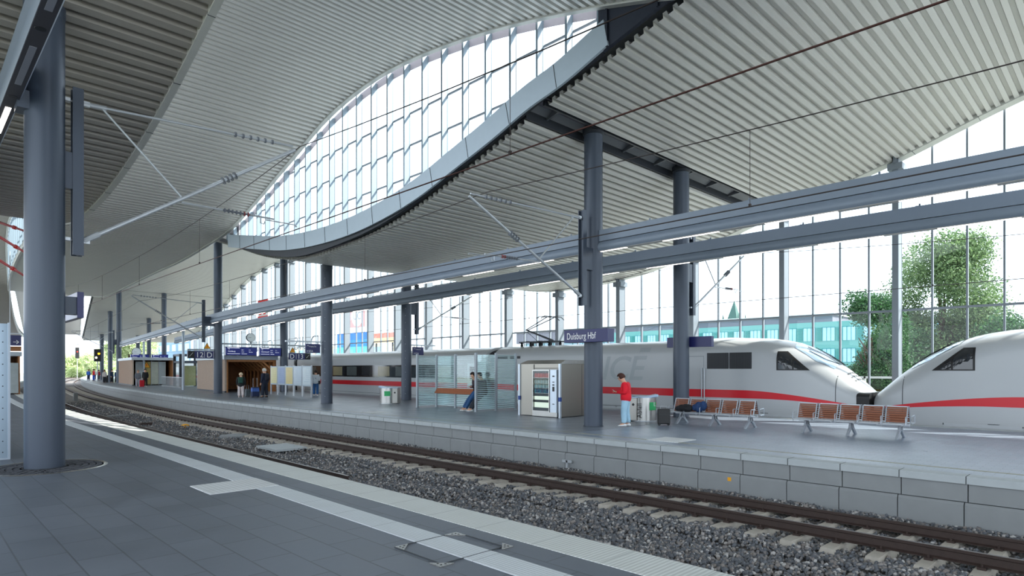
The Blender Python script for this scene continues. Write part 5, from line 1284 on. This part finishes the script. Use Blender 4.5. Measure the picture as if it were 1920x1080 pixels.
# ---------------------------------------------------------------- world outside
def tree(lab, s, u, z0, h, rx, m, n_=9000, leaf=.16, seed=0, low=.25, grp=None, blobs=14):
    t = thing('tree', lab, 'tree', s, u, z0, group=grp, curve=False); rg = np.random.RandomState(seed)
    m_ = MB(); m_.tube([(0, 0, 0), (.1, .05, h * .3), (-.05, .1, h * .62)], [h * .022, h * .014, h * .006], 10)
    for i in range(9):
        a = rg.uniform(0, 6.28); z = h * rg.uniform(.22, .5); e = (math.cos(a) * rx * .38, math.sin(a) * rx * .38, z + h * rg.uniform(.12, .3)); m_.tube([(0, 0, z), (e[0] * .5, e[1] * .5, z + (e[2] - z) * .4), e], [h * .012, h * .008, h * .003], 6)
    m_.build('trunk', M['bark'], t, smooth=True)
    cs = []
    for i in range(blobs):
        zz = rg.uniform(low, .9); w_ = math.sin(math.pi * min(1, max(.1, (zz - low * .6) / (1.04 - low * .6)))) ** .6; a = rg.uniform(0, 6.28); r = rx * w_ * rg.uniform(.3, .72)
        cs.append((math.cos(a) * r, math.sin(a) * r, h * zz, rx * rg.uniform(.26, .42)))
    cs = np.array(cs); k = rg.randint(0, len(cs), n_); d = rg.normal(size=(n_, 3)); d /= np.linalg.norm(d, axis=1)[:, None]
    rad = cs[k, 3] * rg.uniform(.55, 1.08, n_) * (1 + .15 * np.sin(d[:, 0] * 7 + d[:, 2] * 5)); c = cs[k, :3] + d * rad[:, None]
    ax = rg.normal(size=(n_, 3)); ax /= np.linalg.norm(ax, axis=1)[:, None]; bx = np.cross(ax, rg.normal(size=(n_, 3))); bx /= np.linalg.norm(bx, axis=1)[:, None]
    L = leaf * rg.uniform(.6, 1.3, n_)[:, None]
    V = np.stack([c - ax * L, c - bx * L * .5 + ax * L * .1, c + ax * L, c + bx * L * .5 - ax * L * .1], 1).reshape(-1, 3)
    me = bpy.data.meshes.new('foliage'); me.vertices.add(len(V)); me.vertices.foreach_set('co', V.ravel()); me.loops.add(len(V)); me.loops.foreach_set('vertex_index', np.arange(len(V)))
    me.polygons.add(n_); me.polygons.foreach_set('loop_start', np.arange(0, len(V), 4)); me.materials.append(m); me.update(calc_edges=True); me.validate()
    o = bpy.data.objects.new('foliage', me); COL.objects.link(o); o.parent = t; o['kind'] = 'stuff'; return t
tree('tall broad leafy tree outside the glass facade behind the right train', 60, 11.3, -1.2, 14.4, 5.2, M['leaf'], 90000, .11, 3, .10, blobs=75)
tree('smaller rounded dark green tree outside between the two train noses', 46.9, 12.7, -1.2, 8.4, 2.6, M['leaf2'], 34000, .085, 5, .15, blobs=36)
tree('leafy tree at the right edge of the picture beyond the facade', 56, -1.2, -1.2, 8.2, 3.8, M['leaf'], 30000, .12, 8, .1, blobs=34)
tree('low dense tree filling below the tall tree on its right', 53, 5.6, -1.2, 6.6, 3.4, M['leaf2'], 30000, .11, 9, .05, blobs=34)
tree('low dark green bushy tree filling below the tall tree on its left', 56, 13.4, -1.2, 6.2, 3.0, M['leaf2'], 22000, .11, 12, .05, blobs=30)
tree('bright sunlit tree far beyond the end of the platform, behind the clock', 40, 175, -1.2, 17, 9, M['leaf3'], 26000, .26, 11, .2, 'distant trees beyond the platform end')
for i, (s, u, h, r) in enumerate(((28, 240, 8, 6), (38, 262, 11, 8), (20, 250, 7, 6), (52, 275, 12, 9), (12, 275, 9, 7), (30, 300, 13, 9), (60, 250, 12, 9))):
    tree(f'pale sunlit bush number {("one","two","three","four","five","six","seven")[i]} in the row beyond the end of the tracks', s + float(dl(u)) * .86 - 10, u, -1.2, h, r, M['leaf3'], 12000, .3, 20 + i, .1, 'distant trees beyond the platform end', 12)
# teal office building
b = thing('office_building', 'teal-clad office building with bands of windows outside the facade', 'building', 85, 0, -1.2, curve=False)
m_ = MB(); m_.box(0, 6, 12, 62, 0, 9.15); m_.build('teal_wall', M['teal'], b)
lou = mat('teal_louvre', '2a8d8c', .6, 0, .1); wg = mat('office_glass', '9cc4dc', .1, 0, .25, .4)
for fl in range(3):
    z = 1.2 + fl * 2.75
    for i in range(20):
        y = 13 + i * 2.4
        m_ = MB(); m_.box(-.05, 0, y, y + 1.5, z, z + 1.75); w_ = m_.build('office_window', wg, b); m_ = MB()
        for q in (0, .5, 1.0, 1.5): m_.box(-.09, -.05, y + q - .03, y + q + .03, z, z + 1.75)
        m_.box(-.09, -.05, y, y + 1.5, z + 1.7, z + 1.76); m_.build('window_bars', lou, w_)
        m_ = MB()
        for q in range(9): m_.box(-.10, 0, y + 1.62, y + 2.2, z + q * .2, z + q * .2 + .11)
        m_.build('louvre_panel', lou, b)
b = thing('office_building', 'dark grey flat-roofed block with glass band left of the teal building', 'building', 92, 0, -1.2, curve=False)
m_ = MB(); m_.box(0, 16, 30, 92, 8.3, 10.6); m_.build('roof_block', mat('grey_cladding', '6a6c78', .7, 0, .05), b)
m_ = MB(); m_.box(1, 15, 62.5, 90, 0, 8.3); m_.build('glass_front', wg, b); m_ = MB()
for y in frange(62.5, 90, 2.5): m_.box(.9, 1.0, y - .06, y + .06, 0, 8.3)
m_.box(.85, 1, 62.5, 90, 5.0, 6.2); m_.build('teal_bands', M['teal'], b); m_ = MB(); m_.box(-.3, 16.3, 29.7, 92.3, 10.6, 10.85); m_.build('roof_rim', M['wallg'], b)
b = thing('church_tower', 'small church tower with a pointed green copper spire on the skyline', 'church tower', 181, 87, -1.2, curve=False)
m_ = MB(); m_.box(-2.6, 2.6, -2.6, 2.6, 0, 17.5); m_.build('tower', mat('tower_stone', 'b4bfbc', .8, 0, .1, 1), b); m_ = MB()
m_.add([(-1.7, -1.7, 17.5), (1.7, -1.7, 17.5), (1.7, 1.7, 17.5), (-1.7, 1.7, 17.5), (0, 0, 24)], [(0, 3, 2, 1), (0, 1, 4), (1, 2, 4), (2, 3, 4), (3, 0, 4)]); m_.build('spire', mat('copper_green', '3c5e58', .6, .2, .1), b)
for x in (-2.4, 2.4):
    for y in (-2.4, 2.4): m_ = MB(); m_.add([(x - .3, y - .3, 17.5), (x + .3, y - .3, 17.5), (x + .3, y + .3, 17.5), (x - .3, y + .3, 17.5), (x, y, 20)], [(0, 3, 2, 1), (0, 1, 4), (1, 2, 4), (2, 3, 4), (3, 0, 4)]); m_.build('pinnacle', bpy.data.materials['copper_green'], b)
# buildings and billboards along the left part of the facade
def block(lab, s, u0, u1, d, h, c, seed=0, n_=8, cat='building'):
    b = thing('city_building', lab, cat, s, (u0 + u1) / 2, -1.2, curve=False); a = u1 - u0
    m_ = MB(); m_.box(0, d, -a / 2, a / 2, 0, h); m_.build('wall', mat('wall_' + c + str(seed), c, .8, 0, .08), b)
    for i in range(n_):
        y = -a / 2 + a * (i + .5) / n_
        for k in range(max(1, int(h / 3.4))): m_ = MB(); m_.box(-.06, 0, y - a / n_ * .3, y + a / n_ * .3, 1.2 + k * 3.3, 3.0 + k * 3.3); m_.build('window', wg, b)
        m_ = MB(); m_.box(-.06, 0, -a / 2 + a * (i + .5) / n_ - a / n_ * .3, -a / 2 + a * (i + .5) / n_ + a / n_ * .3, 1.2, 3.0); m_ = None
    return b
block('pale low building outside behind the pantograph', 96, 96, 150, 12, 7.6, 'd8dad8', 1, 10)
block('cream building behind the column left of the windbreak', 100, 155, 215, 12, 10.5, 'd8cfae', 2, 10)
block('pale blue block behind the far columns', 52, 168, 200, 10, 13, '8fb0d0', 4, 6)
def billboard(lab, s, u, w_, z, h, cols_, legs=True, txt=None):
    t = thing('billboard', lab, 'billboard', s, u, 0, curve=False); m_ = MB(); m_.box(0, .3, -w_ / 2, w_ / 2, z, z + h); m_.build('panel', M['wallg'], t)
    for i, c in enumerate(cols_): m_ = MB(); m_.box(-.02, 0, -w_ / 2 + .1, w_ / 2 - .1, z + h * i / len(cols_), z + h * (i + 1) / len(cols_)); m_.build('colour_field', mat('field_' + c, c, .5, 0, .05), t)
    for y in (-w_ * .35, w_ * .35): m_ = MB(); m_.box(.05, .25, y - .15, y + .15, -1.2, z); m_.build('post', M['steel_dark'], t)
    return t
billboard('large blue billboard seen low through the facade left of centre', 60, 103, 12, 2.0, 6.6, ['5a6ea0', '5a6ea0', '60d8f0', '2a8cf0', '2a78d8'])
billboard('orange and red advertising panel seen through the facade', 66, 102, 8, 6.9, 1.9, ['f0c090', 'e87868'])
t = thing('round_sign', 'red square sign with a white disc and the letters uc on a mast outside', 'sign', 60, 101.5, 9.6, curve=False)
m_ = MB(); m_.box(0, .4, -2.6, 2.6, 0, 4.2); m_.build('red_panel', mat('pale_red', 'e0a0a0', .5, 0, .05), t); m_ = MB(); m_.lathe([(2.0, .0), (2.0, .05)], n=32); m_.v = [(-z, y, 2.1 + x) for x, y, z in m_.v]; m_.build('white_disc', M['white'], t)  # red panel set to a lighter tone
text('lettering', 'UC', 2.0, (-.06, 1.45, 1.4), FACE_S, mat('letter_grey', '8890a0', .5, 0, 0), t); m_ = MB(); m_.box(.1, .3, -.2, .2, -10.8, 0); m_.build('mast', M['galv'], t)
# railway company sign and roof letters on the outside of the facade, seen from behind
t = thing('company_sign', 'square white sign with red frame and two red letters hanging at the facade', 'sign', 29.5 + float(dl(77.5)), 77.5, .6, curve=False)
m_ = MB(); m_.box(.15, .35, -1.5, 1.5, 7.6, 9.95); m_.build('sign_box', M['white'], t); m_ = MB(); m_.box(.1, .16, -1.5, 1.5, 7.6, 7.92); m_.box(.1, .16, -1.5, 1.5, 9.63, 9.95); m_.build('red_frame', M['red'], t)
text('lettering', 'DB', 1.9, (.1, 1.28, 8.1), FACE_S, M['red'], t, sx=.93)
t = thing('roof_lettering', 'thin grey outdoor letters spelling the city name seen from behind through the facade', 'lettering', 33, 60, 0, curve=False)
c = text('letters', 'DUISBURG HBF', 2.3, (.9, 5.5, 4.2), (R(90), 0, R(85.2)), mat('letters_grey', '8c949c', .5, .2, 0), t, ext=.03); c.scale = (1.62, 1, 1); c.data.offset = -.035
# low fence and wall beyond track 13
t = thing('fence', 'low white fence outside the facade between the train noses', 'fence', 33, 9, -1.0, curve=False)
m_ = MB(); m_.box(0, .3, -30, 14, 0, 1.5); m_.build('brick_base', paver('brick_wall', '9c7468', 'b08c80', 'd0c4bc', .25, .08, .8, .01, rot=0), t)
m_ = MB(); 
for y in frange(-30, 14, 1.5): m_.box(.1, .2, y - .04, y + .04, 1.5, 2.5)
m_.box(.1, .2, -30, 14, 2.4, 2.5); m_.build('rails', M['white'], t)

# lettering to real meshes
bpy.context.view_layer.update(); dg = bpy.context.evaluated_depsgraph_get()
for o in [o for o in bpy.data.objects if o.type == 'FONT']:
    me = bpy.data.meshes.new_from_object(o.evaluated_get(dg)); n_ = bpy.data.objects.new('x', me); COL.objects.link(n_)
    n_.parent = o.parent; n_.location = o.location; n_.rotation_euler = o.rotation_euler; n_.scale = o.scale; nm = o.name
    bpy.data.objects.remove(o); n_.name = nm
